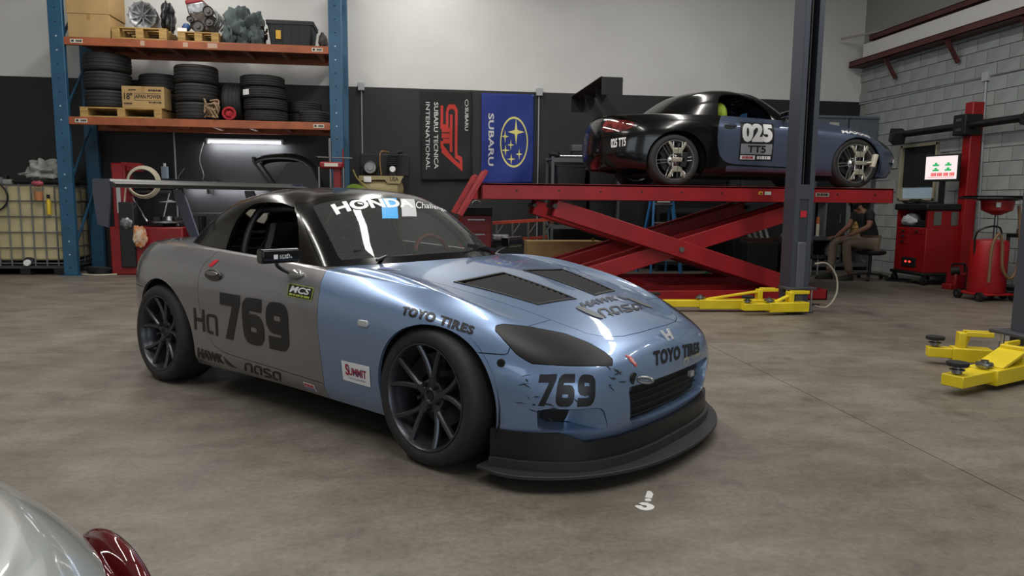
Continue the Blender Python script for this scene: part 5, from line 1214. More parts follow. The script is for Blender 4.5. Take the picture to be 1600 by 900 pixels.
G().bb(-.16, .16, -.14, .14, 0, .06).build('bed', REDM, pr, bev=.01); G().bb(.02, .13, -.05, .1, .06, .74).build('spine', REDM, pr, bev=.01); G().prism([(-.17, -.13), (.17, -.13), (.17, .13), (-.17, .13)], .70, .80).build('head', REDM, pr, bev=.025)
for x in (-.18, .18): G().cyl((x, -.12, .05), (x, -.12, .72), .018, n=12).build('column_rod', STEEL, pr)
G().cyl((-.02, -.05, .38), (-.02, -.05, 1.15), .022, n=12).build('ram_screw', STEEL, pr); G().cyl((-.22, -.05, .87), (.30, -.05, .86), .010, n=8).build('cross_handle', STEEL, pr); G().ball((-.22, -.05, .87), .02).build('handle_knob', MATTEBLK, pr); G().bb(-.10, .10, -.136, -.13, .73, .78).build('maker_label', M('tag_white', 'c9c2b4', .7), pr); G().cyl((.16, .05, .5), (.16, .05, 1.0), .012).build('red_rod', REDM, pr)
ac = thing('air_compressor', 'beige air compressor with black pump and belt guard', 'compressor', (-.58, 12.27, 1.10)); G().bb(-.36, .36, -.2, .2, -.147, 0).build('plinth', MATTEBLK, ac)
TAN = M('compressor_beige', '9a8c62', .5, var=.08, scale=5)
G(frame((-.02, 0, .26), (0, 1, 0), (0, 0, 1))).lathe([(0, -.38), (.12, -.36), (.20, -.28), (.205, 0), (.20, .28), (.12, .36), (0, .38)], 28).build('tank', TAN, ac)
for s in (-1, 1): G().bb(s*.24-.03, s*.24+.03, -.12, .12, 0, .10).build('tank_foot', TAN, ac)
G().prism([(-.36, -.2), (.36, -.2), (.34, .2), (-.34, .2)], .46, .485).build('pump_plate', TAN, ac); G().prism([(-.36, .485), (.36, .485), (.30, .36), (.10, .36), (.06, .42), (-.06, .42), (-.36, .40)], -.01, .01).build('skirt', TAN, ac).matrix_basis = Matrix.Translation((0, -.2, 0)) @ Matrix.Rotation(R(90), 4, 'X')
flat('maker_lettering', text2d('USA', .02), [(.14, -.212, .47), (.28, -.212, .47), (.28, -.212, .40), (.14, -.212, .40)], INK, ac); flat('plate_label', RECT, [(-.28, -.212, .47), (-.16, -.212, .47), (-.16, -.212, .38), (-.28, -.212, .38)], DECALWHT, ac)
G().cyl((-.18, -.16, .62), (-.18, .12, .62), .11, n=24).build('motor', MATTEBLK, ac, bev=.015); G(frame((-.18, -.165, .62), (1, 0, 0), (0, 0, 1))).lathe([(0, .02), (.05, .02), (.055, .0), (.09, .0), (.095, .02), (.10, .0)], 24).build('motor_fan', M('fan_grey', '909090', .5, .5), ac)
G().bb(.11, .25, -.08, .08, .485, .66).build('crankcase', MATTEBLK, ac, bev=.02)
for i in range(6): G().bb(.10, .26, -.10, .10, .67+.03*i, .682+.03*i).build('cooling_fin', BLKPLA, ac)
G().bb(.12, .24, -.06, .06, .66, .86).build('cylinder', MATTEBLK, ac); G(frame((.18, -.09, .60), (1, 0, 0), (0, 0, 1))).lathe([(0, .01), (.045, .01), (.05, 0), (.05, -.03)], 20).build('pressure_gauge', DECALWHT, ac); G().cyl((.26, 0, .88), (.34, 0, .90), .035, n=14).build('intake_filter', MATTEBLK, ac)
G().bb(-.36, .46, .10, .14, .485, .86).build('belt_guard', M('guard_black', '1b1b1c', .7), ac, bev=.02); G().tube(cr([(.12, -.06, .88), (.0, -.1, .88), (-.02, -.12, .7), (.0, -.15, .5)], 5), .010).build('copper_pipe', M('copper', '9a7448', .35, .9), ac)
yh = thing('yellow_hose', 'yellow air hose hanging beside the red press', 'hose', (-.98, 11.9, 1.62)); G().tube(cr([(-.04, 0, .05), (.02, 0, -.08), (.14, 0, -.2), (.24, 0, -.3), (.26, 0, -.5), (.24, 0, -.66)], 5), .012).build('hose', M('hose_yellow', '8f8446', .6), yh)
gr = thing('green_reel', 'green hose reel half hidden behind the coupe roof', 'hose reel', (-1.0, 11.95, .953)); G(frame((0, 0, .30), (1, 0, 0), (0, 0, 1))).lathe([(0, .06), (.18, .06), (.19, .04), (.12, .03), (.12, -.03), (.19, -.04), (.18, -.06), (0, -.06)], 28).build('reel', M('reel_green', '7a9a2c', .5), gr); G().bb(-.1, .1, -.06, .06, 0, .14).build('reel_stand', SATINBLK, gr)
# small machines on the shelf level behind the changer
jg = thing('pump_jug', 'small grey bottle on the black wall shelf', 'bottle', (-4.10, 12.55, 1.50)); G().prism(rrect(-.05, .05, -.04, .04, .015), 0, .20).build('bottle', M('bottle_bluegrey', '8fa0ad', .3), jg, bev=.01); G().cyl((0, 0, .20), (0, 0, .25), .02).build('bottle_cap', DECALWHT, jg)
sh_ = thing('wall_shelf', 'narrow black shelf on the wall behind the changer', 'shelf', (-3.9, 12.60, 1.46)); G().bb(-.6, .6, -.15, .18, 0, .035).build('board', SATINBLK, sh_); G().bb(-.5, -.46, -.1, .17, -.2, 0).build('bracket', SATINBLK, sh_); G().bb(.46, .5, -.1, .17, -.2, 0).build('bracket', SATINBLK, sh_)

# ---------------------------------------------------------------- flags on the black wall
def flag(x0, x1, z0, z1, label, mat, seed, art):
    o = thing('wall_flag', label, 'flag', ((x0+x1)/2, 12.76, z1)); w, h = x1-x0, z1-z0
    def sfc(u, v):   # u across, v down
        sag = .012*math.sin(PI*u)*v
        y = -.03-.030*noise.noise(Vector((u*3.1+seed, v*2.2, .3)))-.016*math.sin(u*9+v*4+seed)*(.3+v)-.006*math.sin(v*14+u*3)
        return Vector((-w/2+w*u+.01*math.sin(v*5+seed)*v, y, -h*v+.02*u*v-sag*.5))
    P = [[sfc(i/36, j/48) for j in range(49)] for i in range(37)]
    c = G().grid(P).build('cloth', mat, o, smooth=80)
    sol = c.modifiers.new('thickness', 'SOLIDIFY'); sol.thickness = .002
    G().cyl((-w/2, -.01, .0), (w/2, -.01, .0), .006, n=6).build('top_hem', mat, o)
    for u in (0.02, .98): G().cyl((-w/2+w*u, -.03, -.01), (-w/2+w*u, .03, -.01), .008, n=8).build('pin', STEEL, o)
    for nm, sh, mt in art:
        bm = to_mesh2d(sh, lambda x, y: sfc(x, 1-y), .03, 0)
        for q in bm.verts: p = sfc(q.co.x, 1-q.co.y); q.co = p+Vector((0, -.0035, 0))
        me = bpy.data.meshes.new(nm); bm.to_mesh(me); bm.free(); link(nm, me, mt, o)
def turn(sh, x0, x1, y0, y1):
    """lettering that reads downwards"""
    v, f = sh; return [(x0+(x1-x0)*y, y1-(y1-y0)*x) for x, y in v], f
FW = M('flag_white', 'c9c9c6', .8); FR = M('flag_red', 'b8352c', .8); FY = M('flag_yellow', 'd9d27a', .8)
sti = stroke2d([[(.92, .98), (.06, .98), (.06, .56), (.50, .56), (.50, .02)], [(.92, .80), (.24, .80), (.24, .74), (.68, .74), (.68, .02)], [(.0, .02), (1.3, .02), (1.3, .98), (1.02, .98), (1.02, .20)]], .10)
# the three red letters, drawn as bent bars reading downwards
def sti_logo():
    L = [[(.44, .80), (.44, .77), (.50, .77), (.50, .44)], [(.44, .84), (.44, .80)]]
    bars = [[(.415, .835), (.415, .60), (.52, .60), (.52, .78)], [(.52, .78), (.56, .825), (.66, .825), (.70, .78), (.70, .45)], [(.60, .74), (.60, .45)], [(.415, .565), (.60, .565)], [(.415, .50), (.60, .50)], [(.42, .44), (.42, .38), (.64, .22)], [(.44, .44), (.60, .44), (.60, .32)], [(.70, .45), (.70, .27), (.79, .24), (.79, .14), (.42, .34)]]
    return stroke2d(bars, .052, fit=False)
flag(.07, .95, 1.54, 3.075, 'black flag with red and white lettering reading downwards', M('flag_black', '141416', .75), 2.2,
     [('flag_lettering', turn(text2d('SUBARU TECNICA', .015), .26, .345, .13, .87), FW), ('flag_lettering', turn(text2d('INTERNATIONAL', .01), .10, .18, .12, .87), FW), ('flag_logo', sti_logo(), FR), ('flag_lettering', turn(text2d('SUBARU', .015), .87, .935, .56, .82), FW), ('flag_badge', stroke2d([[(.90+.03*math.cos(a), .87+.035*math.sin(a)) for a in np.linspace(0, 2*PI, 15)]], .008, fit=False), FW)])
def star(cx, cy, rx, ry):
    p = []
    for i in range(8):
        a = PI/4*i; k = 1 if i % 2 == 0 else .22; p.append((cx+rx*k*math.cos(a), cy+ry*k*math.sin(a)))
    return p+[(cx, cy)], [(8, i, (i+1) % 8) for i in range(8)]
ring = stroke2d([[(.62+.255*math.cos(a), .465+.275*math.sin(a)) for a in np.linspace(0, 2*PI, 49)]], .022, fit=False)
flag(1.12, 2.045, 1.50, 3.05, 'blue flag with a ring of yellow stars and white lettering', M('flag_blue', '1b2f7c', .75), 5.1,
     [('flag_lettering', turn(text2d('SUBARU', .02), .13, .235, .20, .78), FW), ('flag_ring', ring, FY)]+[('flag_star', star(*s), FY) for s in ((.66, .58, .16, .15), (.45, .53, .075, .075), (.56, .435, .065, .065), (.46, .375, .08, .065), (.57, .275, .08, .065), (.72, .33, .065, .065))])
# ---------------------------------------------------------------- shelving, ladders and boxes behind the lift
GSTEEL = M('shelf_steel', '5c6064', .5, .5)
def shelving(c, w, d, h, levels, label, mat=GSTEEL):
    o = thing('steel_shelving', label, 'shelving', c)
    for x in (-w/2, w/2):
        for y in (-d/2, d/2):
            p = G().bb(x-.022, x+.022, y-.022, y+.022, 0, h).build('post', mat, o)
    for z in levels: G().bb(-w/2-.02, w/2+.02, -d/2-.02, d/2+.02, z-.035, z).build('shelf', mat, o, bev=.004); G().bb(-w/2-.02, w/2+.02, -d/2-.025, -d/2-.02, z-.07, z).build('shelf_lip', mat, o)
    for s in (-1, 1): G().bar((s*w/2, -d/2, .1), (s*w/2, d/2, h*.5), .02, .004).build('side_brace', mat, o)
    return o
shelving((2.85, 12.35, 0), 1.15, .55, 1.95, (.22, .80, 1.42, 1.93), 'grey steel shelving right of the blue flag')
shelving((4.9, 12.35, 0), 1.5, .55, 1.75, (.18, .62, 1.1, 1.72), 'low dark steel shelving behind the scissor lift', M('shelf_dark', '33363a', .5, .4))
def bin_(c, sx, sy, h, mat, label, name='plastic_bin', lid=True):
    o = thing(name, label, 'bin', c); P = []
    for z, k in ((0, .9), (h, 1.), (h, .95), (.01, .86)): P.append([(x*sx*k, y*sy*k, z) for x, y in rrect(-1, 1, -1, 1, .1, 2)+[(1, .9)]])
    G().grid(P).build('tub', mat, o); G().prism([(x*sx*.9, y*sy*.9) for x, y in rrect(-1, 1, -1, 1, .1, 2)], 0, .012).build('bottom', mat, o)
    if lid: G().prism([(x*sx*1.04, y*sy*1.04) for x, y in rrect(-1, 1, -1, 1, .1, 2)], h, h+.025).build('lid', mat, o, bev=.006)
    return o
bin_((2.60, 12.3, 1.42), .26, .24, .36, BLKPLA, 'black bin on the third shelf right of the blue flag'); bin_((3.15, 12.3, 1.42), .24, .24, .36, BLKPLA, 'black bin under the rear bumper of the lifted car')
bin_((2.62, 12.3, .80), .26, .24, .40, BLKPLA, 'black bin on the second shelf right of the blue flag'); bin_((3.16, 12.3, .80), .24, .24, .40, BLKPLA, 'black bin on the second shelf behind the scissor arm')
tb_ = thing('chrome_strut', 'chrome strut lying on top of the grey shelving', 'strut', (2.75, 12.2, 1.93)); G().cyl((-.35, 0, .04), (.25, 0, .04), .022, n=12).build('rod', CHROME, tb_); G().cyl((.2, 0, .045), (.42, 0, .045), .045, n=16).build('sleeve', M('brass', '9a8a55', .3, .9), tb_); blob('rag', MATTEBLK, tb_, (-.42, .02, .06), (.1, .08, .06), .4, 2, 3, 16, 10, flat=.9)
bl = thing('grey_case', 'flat grey case lying on the shelving behind the strut', 'case', (2.95, 12.4, 1.932)); G().bb(-.30, .30, -.12, .12, .12, .24).build('case', M('case_grey', '4b4d50', .5), bl, bev=.02); G().bb(-.28, .28, -.1, .1, 0, .12).build('case_base', MATTEBLK, bl)
rc_ = thing('red_cabinet', 'tall red tool cabinet with black top behind the coupe', 'cabinet', (.88, 10.75, 0)); G().bb(-.25, .20, -.25, .25, .06, .98).build('body', REDM, rc_, bev=.01); G().bb(-.26, .21, -.26, .26, .98, 1.10).build('top_tray', MATTEBLK, rc_, bev=.01)
for i in range(4): d = G().bb(-.23, .18, -.258, -.25, .10+.215*i, .30+.215*i).build('drawer', REDM, rc_, bev=.004); G().bb(-.15, .10, -.275, -.258, .265+.215*i, .282+.215*i).build('drawer_pull', STEEL, d)
for x in (-.18, .13):
    for y in (-.18, .18): G().cyl((x-.015, y, .03), (x+.015, y, .03), .03, n=12).build('caster', MATTEBLK, rc_)
G().tube([(.0+.07*math.cos(t), .0, 1.13+.07*math.sin(t)) for t in np.linspace(0, PI, 9)], .006).build('wire_handle', STEEL, rc_)
# folding ladder lying on its side on a low bench, and the things around it
lb = thing('low_bench', 'low black bench carrying the orange ladder', 'bench', (1.68, 11.2, 0)); G().bb(-.55, .65, -.25, .25, .50, .55).build('bench_top', MATTEBLK, lb)
for x in (-.5, .6):
    for y in (-.2, .2): G().bb(x-.03, x+.03, y-.03, y+.03, 0, .5).build('leg', MATTEBLK, lb)
la = thing('step_ladder', 'orange railed aluminium ladder lying on the low bench', 'ladder', (1.62, 11.15, .552)); G().bar((-.46, -.05, .30), (.44, -.05, .36), .03, .05).build('side_rail', M('ladder_orange', 'b8442a', .5), la, bev=.004); G().bar((-.46, .12, .02), (.44, .12, .08), .03, .04).build('side_rail', M('ladder_orange'), la)
for i in range(4): x = -.40+.25*i; G().bar((x, -.04, .29+.016*i), (x+.01, .02, .02), .07, .02, up=(1, 0, 0)).build('tread', M('ladder_alu', '9b9a96', .45, .6), la); G().bar((x+.02, -.04, .15), (x+.12, -.04, .30), .012, .012).build('tread_brace', M('ladder_alu'), la)
G().bb(.44, .50, -.07, -.03, .30, .40).build('foot', M('foot_brown', '6b3c22', .7), la)
tr = thing('motor_unit', 'bare electric motor unit on the low bench end', 'motor', (1.30, 11.02, .552)); G().cyl((-.16, 0, .07), (.10, 0, .07), .065, n=18).build('motor', ALU, tr, bev=.01); G().cyl((.1, 0, .07), (.18, 0, .07), .03, n=12).build('shaft', STEEL, tr)
cbx = carton(1.62, 2.75, 10.45, 10.85, .30, .605, 'long brown carton on a crate behind the lift arms', tape=False); G().box((.45, -.06, .33), (.04, .04, .05)).build('brass_fitting', M('brass'), cbx)
ck = thing('black_crate', 'black crate under the long brown carton', 'crate', (2.18, 10.65, 0)); G().bb(-.55, .55, -.19, .19, 0, .292).build('crate', BLKPLA, ck, bev=.01)
for i in range(5): G().bb(-.5+.2*i, -.36+.2*i, -.197, -.19, .05, .25).build('slot', MATTEBLK, ck)
LBLUE = M('ladder_blue', '2f6ea3', .5)
sl = thing('blue_stepladder', 'blue fibreglass stepladder standing behind the scissor lift', 'ladder', (4.05, 11.6, 0))
for s in (-1, 1): G().bar((s*.26, -.30, 0), (s*.14, 0, 1.42), .035, .06).build('front_rail', LBLUE, sl); G().bar((s*.26, .45, 0), (s*.15, .06, 1.36), .03, .05).build('rear_rail', LBLUE, sl)
for i in range(4): t = (i+.8)/4.6; G().bb(-.25+.11*t, .25-.11*t, -.33+.3*t, -.25+.3*t, 1.42*t-.012, 1.42*t+.012).build('step', M('ladder_alu'), sl)
G().bb(-.17, .17, -.06, .12, 1.40, 1.46).build('top_cap', LBLUE, sl, bev=.01); G().bb(-.10, .10, -.10, .0, 1.20, 1.34).build('tool_sticker', DECALWHT, sl)
gj = thing('green_jack', 'small green bottle jack on the floor behind the lift', 'jack', (4.85, 11.0, 0)); G().bb(-.32, .32, -.1, .1, 0, .06).build('base', M('jack_green', '1f7a4d', .5), gj, bev=.01); G().cyl((0, 0, .06), (0, 0, .2), .05).build('cylinder', M('jack_green'), gj); G().bar((-.3, 0, .05), (.1, 0, .2), .03, .03).build('lever_arm', M('jack_green'), gj)
for i, (x, lab) in enumerate(((5.75, 'black gearbox crate under the lifted car'), (6.35, 'dark parts crate beside the seated mechanic'))):
    o = thing('parts_crate', lab, 'crate', (x, 11.6, 0)); G().bb(-.27, .27, -.25, .25, 0, .55).build('crate', BLKPLA, o, bev=.01); G().bb(-.2, .2, -.2, .2, .55, .62).build('parts_layer', M('rusty_steel'), o); [G().cyl((-.15+.1*k, -.1, .6), (-.1+.1*k, .1, .66+.03*k), .03).build('loose_part', ALU, o) for k in range(4)]
# grey shelving at the end of the back wall with case, wood and bins
shelving((7.62, 12.42, 0), 1.12, .56, 2.15, (.14, .62, 1.30, 2.12), 'tall grey steel shelving in the corner by the block wall')
GB = M('bin_bluegrey', '66707a', .5, .2)
def tall_bin(c, lab, tag):
    o = thing('corrugated_bin', lab, 'bin', c); G().prism(rrect(-.27, .27, -.25, .25, .02), 0, .012).build('bottom', GB, o)
    for s in (-1, 1): G().bb(-.28, .28, s*.25-.008, s*.25+.008, 0, .62).build('side', GB, o); G().bb(s*.27-.008, s*.27+.008, -.25, .25, 0, .62).build('end', GB, o)
    for i in range(4): G().bb(-.25+.155*i, -.22+.155*i, -.275, -.25, 0, .62).build('rib', GB, o)
    G().bb(-.30, .30, -.29, -.25, .60, .64).build('rim', GB, o)
    if tag: G().bb(-.09, .09, -.285, -.276, .30, .52).build('paper_label', M('label_ivory', 'b9b8ae', .7), o)
tall_bin((7.36, 12.42, 2.122), 'blue grey corrugated bin with paper label on corner shelving', True); tall_bin((7.95, 12.42, 2.122), 'blue grey corrugated bin without label on corner shelving', False)
bc = thing('black_case', 'black equipment case with silver edges on corner shelving', 'case', (7.50, 12.25, .622)); G().bb(-.20, .20, -.12, .12, 0, .60).build('case_body', M('case_black', '1c1e22', .5), bc, bev=.008)
for x in (-.20, .20): G().bb(x-.012, x+.012, -.13, .13, 0, .605).build('edge_strip', M('edge_silver', 'a9b0ba', .3, .8), bc)
G().tube([(.02, -.13, .40), (.06, -.15, .40), (.06, -.15, .25), (.02, -.13, .25)], .010).build('handle', CHROME, bc); G().bb(-.2, .2, -.13, .13, .60, .612).build('edge_strip', M('edge_silver'), bc)
lt = thing('work_lamp', 'slim white and orange work light on the corner shelving', 'lamp', (7.20, 12.2, .622)); G().cyl((0, 0, 0), (0, 0, .22), .03, n=12).build('tube', M('lamp_ivory', 'cfc7b8', .4), lt); G().cyl((0, 0, .22), (0, 0, .34), .032, n=12).build('grip', M('lamp_orange', 'b0663a', .5), lt); G().tube([(0, 0, .34), (.0, 0, .40), (.02, 0, .40)], .008).build('hook', STEEL, lt)
pb = thing('plastic_sack', 'clear plastic sack stuffed beside the black case', 'bag', (7.795, 12.3, .622)); blob('sack', M('clear_bag'), pb, (0, 0, .3), (.058, .12, .32), .25, 2.5, 3, 24, 16, flat=.95)
wp = thing('timber_offcuts', 'short timber offcuts stacked on the corner shelving', 'timber', (8.02, 12.3, .622))
for i in range(6): G().bb(-.13+.01*(i % 2), .11, -.15, .15, .072*i, .072*i+.062).build('offcut', WOOD, wp)
wt = thing('silver_tank', 'silver ribbed canister on the lowest corner shelf', 'canister', (7.55, 12.25, .142)); G().lathe([(0, 0), (.13, 0), (.14, .05), (.14, .33), (.12, .38), (.03, .40), (.03, .43), (0, .43)], 24).build('canister', ALU, wt); [G().lathe([(.14, .1+.1*k), (.15, .11+.1*k), (.14, .12+.1*k)], 24).build('hoop', ALU, wt) for k in range(3)]
# ---------------------------------------------------------------- wheel alignment machine
am = thing('alignment_console', 'red wheel alignment console with monitor and camera post', 'alignment machine', (7.78, 10.12, 0))
RC = M('console_red', '8e1016', .4, var=.05, scale=3)
G().bb(-.32, .34, -.38, .38, .14, .19).build('base_tray', MATTEBLK, am, bev=.015)
for x in (-.26, .28):
    for y in (-.33, .33): cst = G().cyl((x-.02, y, .06), (x+.02, y, .06), .06, n=16).build('caster', MATTEBLK, am); G().bb(x-.03, x+.03, y-.02, y+.02, .06, .14).build('fork', STEEL, cst)
G().bb(-.28, .34, -.34, .34, .19, .86).bb(-.28, -.26, -.34, -.30, .86, 1.12).build('cabinet', RC, am, bev=.01); G().bb(-.28, .34, .32, .34, .86, 1.12).build('side_panel', RC, am); G().bb(-.28, .34, -.34, -.32, .86, 1.12).build('side_panel', RC, am); G().bb(.30, .34, -.34, .34, .86, 1.12).build('back_panel', RC, am)
G().bb(-.27, .30, -.32, .32, .862, .87).build('bay_floor', MATTEBLK, am); G().bb(-.32, .34, -.37, .37, 1.12, 1.22).build('top_tray', MATTEBLK, am, bev=.02)
for y, z in ((.16, .80), (.16, .72), (.16, .64), (-.15, .80)): d = G().bb(-.288, -.28, y-.13, y+.13, z-.036, z+.036).build('drawer', RC, am, bev=.003); G().ball((-.296, y, z), (.014, .035, .016), 12, 8).build('drawer_pull', MATTEBLK, d)
pbx = G().bb(-.30, -.28, -.17, .14, .26, .40).build('printer_bay', MATTEBLK, am, bev=.006)
for y in (-.05, .04): G().ball((-.302, y, .335), (.006, .028, .018), 10, 6).build('power_light', M('red_glow', 'e0403a', .4, emit=1.2), pbx)
blob('paper_wad', M('paper_white', 'b9bcc0', .6), am, (-.18, .14, .97), (.1, .14, .10), .4, 2.5, 4, 24, 14, flat=.9); G().bb(-.2, .1, -.28, .0, .87, .97).build('printer', BLKPLA, am, bev=.01)
for y in (-.345,): 
    for x in (-.12, .16): G().bb(x-.06, x+.06, y-.004, y, .90, 1.10).build('target_pocket', M('pocket_chrome', '8f8f8a', .2, .8), am)
kb = blob('keyboard_clutter', MATTEBLK, am, (-.16, .10, 1.24), (.13, .20, .045), .4, 3, 5, 24, 12, flat=.5); G().bb(-.22, -.10, -.30, -.02, 1.22, 1.25).build('keyboard', BLKPLA, am, bev=.004)
mo = G(frame((-.03, -.22, 1.75), (.30, -.95, 0), (0, 0, 1))); mo.bb(-.27, .27, -.20, .20, -.05, 0); mon = mo.build('monitor', MATTEBLK, am, bev=.01)
fm = frame((-.03, -.22, 1.75), (.30, -.95, 0), (0, 0, 1)); sc_ = G(fm @ Matrix.Translation((0, 0, -.0525))); sc_.bb(-.245, .245, -.165, .175, -.001, .001)
FACE = -1 if (fm.to_3x3() @ Vector((0, 0, 1))).x > 0 else 1
sc_ = G(fm @ Matrix.Translation((0, 0, .002 if FACE > 0 else -.0525))); sc_.bb(-.245, .245, -.165, .175, -.001, .001); sc_.build('screen', M('screen_white', 'efe0e0', .4, emit=.65), mon)
def scr(sh, x0, x1, y0, y1, mt):
    z = .0045 if FACE > 0 else -.055
    q = [fm @ Vector(c) for c in ((x0, y1, z), (x1, y1, z), (x1, y0, z), (x0, y0, z))]
    if FACE < 0: q = [q[1], q[0], q[3], q[2]]
    flat('screen_readout', sh, q, mt, mon)
SG, SR = M('screen_green', '2aa860', .5, emit=.6), M('screen_red', 'd8403a', .5, emit=.6)
for y in (.03, -.045):
    for x in (-.13, .06): scr(merge2d([(RECT, 0, 1, 0, .5), (RECT, .3, .7, .5, 1)]), x, x+.10, y, y+.05, SG)
scr(merge2d([(DASH, 0, .22, 0, 1), (DASH, .26, .48, 0, 1), (DASH, .54, .74, 0, 1), (DASH, .8, 1, 0, 1)]), -.15, .21, -.12, -.07, SR); scr(RECT, -.2, .2, -.14, -.135, SR)
G().bb(-.02, .04, -.25, -.19, 1.22, 1.58).build('monitor_stand', MATTEBLK, am)
G().prism([(.24, -.43), (.42, -.43), (.42, -.27), (.24, -.27)], .10, 2.70).build('camera_post', RC, am, bev=.01)
bm_ = G().cyl((.20, -1.55, 2.36), (.20, 1.05, 2.36), .055, n=20).build('camera_beam', SATINBLK, am); G().bb(.10, .38, -.47, -.22, 2.22, 2.52).build('beam_carriage', MATTEBLK, am, bev=.015)
for z in (2.30, 2.44): G().bb(.094, .10, -.40, -.29, z-.02, z+.02).build('carriage_slot', STEEL, am)
for y in (1.10, -1.60): hd = G().box((.16, y, 2.33), (.20, .24, .22), rz=R(-20 if y > 0 else 20), rx=R(20)).build('camera_head', MATTEBLK, am, bev=.02); G().box((.055, y, 2.32), (.02, .16, .14), rz=R(-20 if y > 0 else 20)).build('camera_lens', GLOSSBLK, hd)
cl_ = thing('console_cable', 'black cables trailing on floor before the red console', 'cable', (7.62, 10.3, 0))
for k in range(3): G().tube(cr([(.1, -.3+.2*k, .012), (-.1, -.2+.15*k, .012), (-.2, .1, .012), (.0, .3+.1*k, .012), (.25, .2, .012)], 5), .008, 6).build('cable', MATTEBLK, cl_)
# ---------------------------------------------------------------- oil drainer, jump pack, bag, cart
od = thing('oil_drainer', 'red wheeled oil drain tank with black funnel tray', 'oil drainer', (7.22, 8.25, 0)); OR_ = M('drainer_red', '9c1218', .4)
G(Matrix.Translation((0, 0, .10))).lathe([(0, 0), (.20, 0), (.215, .02), (.215, .62), (.20, .66), (.05, .68), (0, .68)], 32).build('tank', OR_, od); G().bb(-.24, .24, -.2, .2, .07, .10).build('tank_base', OR_, od, bev=.01)
for x in (-.24, .24):
    for y in (-.18, .18): w = G().cyl((x-.02, y, .06), (x+.02, y, .06), .06, n=18).build('wheel', MATTEBLK, od); G().cyl((x-.024, y, .06), (x+.024, y, .06), .025, n=12).build('wheel_hub', STEEL, w)
G().cyl((.06, 0, .75), (.06, 0, 1.12), .022, n=12).build('mast', STEEL, od); G(Matrix.Translation((.06, 0, 1.08))).lathe([(0, .0), (.05, .0), (.17, .06), (.19, .20), (.18, .20), (.16, .07), (0, .03)], 28).build('bowl', OR_, od)
G(Matrix.Translation((.06, 0, 1.26))).prism([(.44, -.16), (.44, .16), (.22, .33), (-.22, .33), (-.42, .16), (-.42, -.16), (-.22, -.33), (.22, -.33)], .02, .045).lathe([(.10, -.02), (.34, .03), (.40, .06), (.37, .045), (.10, 0)], 8).build('funnel_tray', M('tray_black', '1a1b1d', .4), od)
G().tube(cr([(.16, -.22, 1.20), (.17, -.26, .90), (.16, -.28, .45), (.08, -.28, .30), (-.02, -.27, .40), (-.05, -.25, .75), (-.10, -.25, .85), (-.16, -.24, .75), (-.18, -.24, .25)], 6), .018, 8).build('drain_hose', M('hose_brown', '6d5234', .5), od); G().tube(cr([(-.20, .0, .55), (-.24, -.05, .85), (-.18, -.1, .92), (.04, -.1, .92), (.06, -.1, .6)], 4), .012, 8).build('push_handle', SATINBLK, od)
G().bb(-.12, -.06, -.19, -.185, 1.18, 1.24).build('maker_badge', DECALWHT, od)
jp = thing('jump_pack', 'red and black jump pack standing beside the console', 'jump starter', (7.72, 9.35, 0)); G().bb(-.12, .14, -.10, .10, .0, .24).build('body', M('pack_red', '8c1620', .4), jp, bev=.03); G().tube([(-.1, 0, .22), (-.1, 0, .36), (.1, 0, .36), (.1, 0, .22)], .018).build('handle', MATTEBLK, jp); G().cyl((-.13, -.02, .26), (-.05, -.09, .28), .06, n=14).build('reel', MATTEBLK, jp); G().bb(-.2, -.08, -.12, .06, 0, .08).build('foot', M('pack_red'), jp, bev=.01)
tbg = thing('tool_bag', 'black tool bag with yellow lettering beside the oil drainer', 'bag', (7.85, 9.0, 0)); G().prism(rrect(-.20, .20, -.14, .14, .04), 0, .36).build('bag', MATTEBLK, tbg, bev=.03); G().bb(-.10, .0, -.146, -.14, .12, .22).build('bag_print', M('sticker_yellow'), tbg); G().tube([(-.1, 0, .36), (-.08, 0, .44), (.08, 0, .44), (.1, 0, .36)], .012).build('handle', MATTEBLK, tbg)
tk = thing('tool_cart', 'black tool cart carrying a red case and blue funnel', 'cart', (7.72, 8.02, 0))
for z in (.12, .80): G().bb(-.22, .30, -.3, .3, z, z+.05).build('shelf', BLKPLA, tk, bev=.01)
for x in (-.2, .28):
    for y in (-.28, .28): G().cyl((x, y, .1), (x, y, .82), .022, n=10).build('post', SATINBLK, tk); G().cyl((x-.02, y, .055), (x+.02, y, .055), .055, n=14).build('caster', MATTEBLK, tk)
rs = thing('red_case', 'small red case on top of the black tool cart', 'case', (7.73, 7.97, .852)); G().bb(-.12, .16, -.12, .12, 0, .09).build('case', M('pack_red'), rs, bev=.01); G().bb(-.16, -.12, -.06, .06, .0, .04).build('latch', M('lamp_ivory'), rs)
fn_ = thing('blue_funnel', 'blue plastic funnel standing on the tool cart shelf', 'funnel', (7.60, 7.87, .172)); G().lathe([(.13, 0), (.135, .02), (.12, .18), (.02, .42), (.015, .52), (.01, .52), (.015, .42), (.11, .18), (.12, .02)], 22).build('funnel', M('funnel_blue', '2b7cc4', .4), fn_)
cs = thing('chrome_parts', 'row of small metal fittings on the tool cart', 'fittings', (7.72, 8.2, .852)); [G().cyl((-.15+.07*k, 0, 0), (-.15+.07*k, 0, .06+.02*(k % 3)), .025, n=12).build('fitting', STEEL, cs) for k in range(5)]
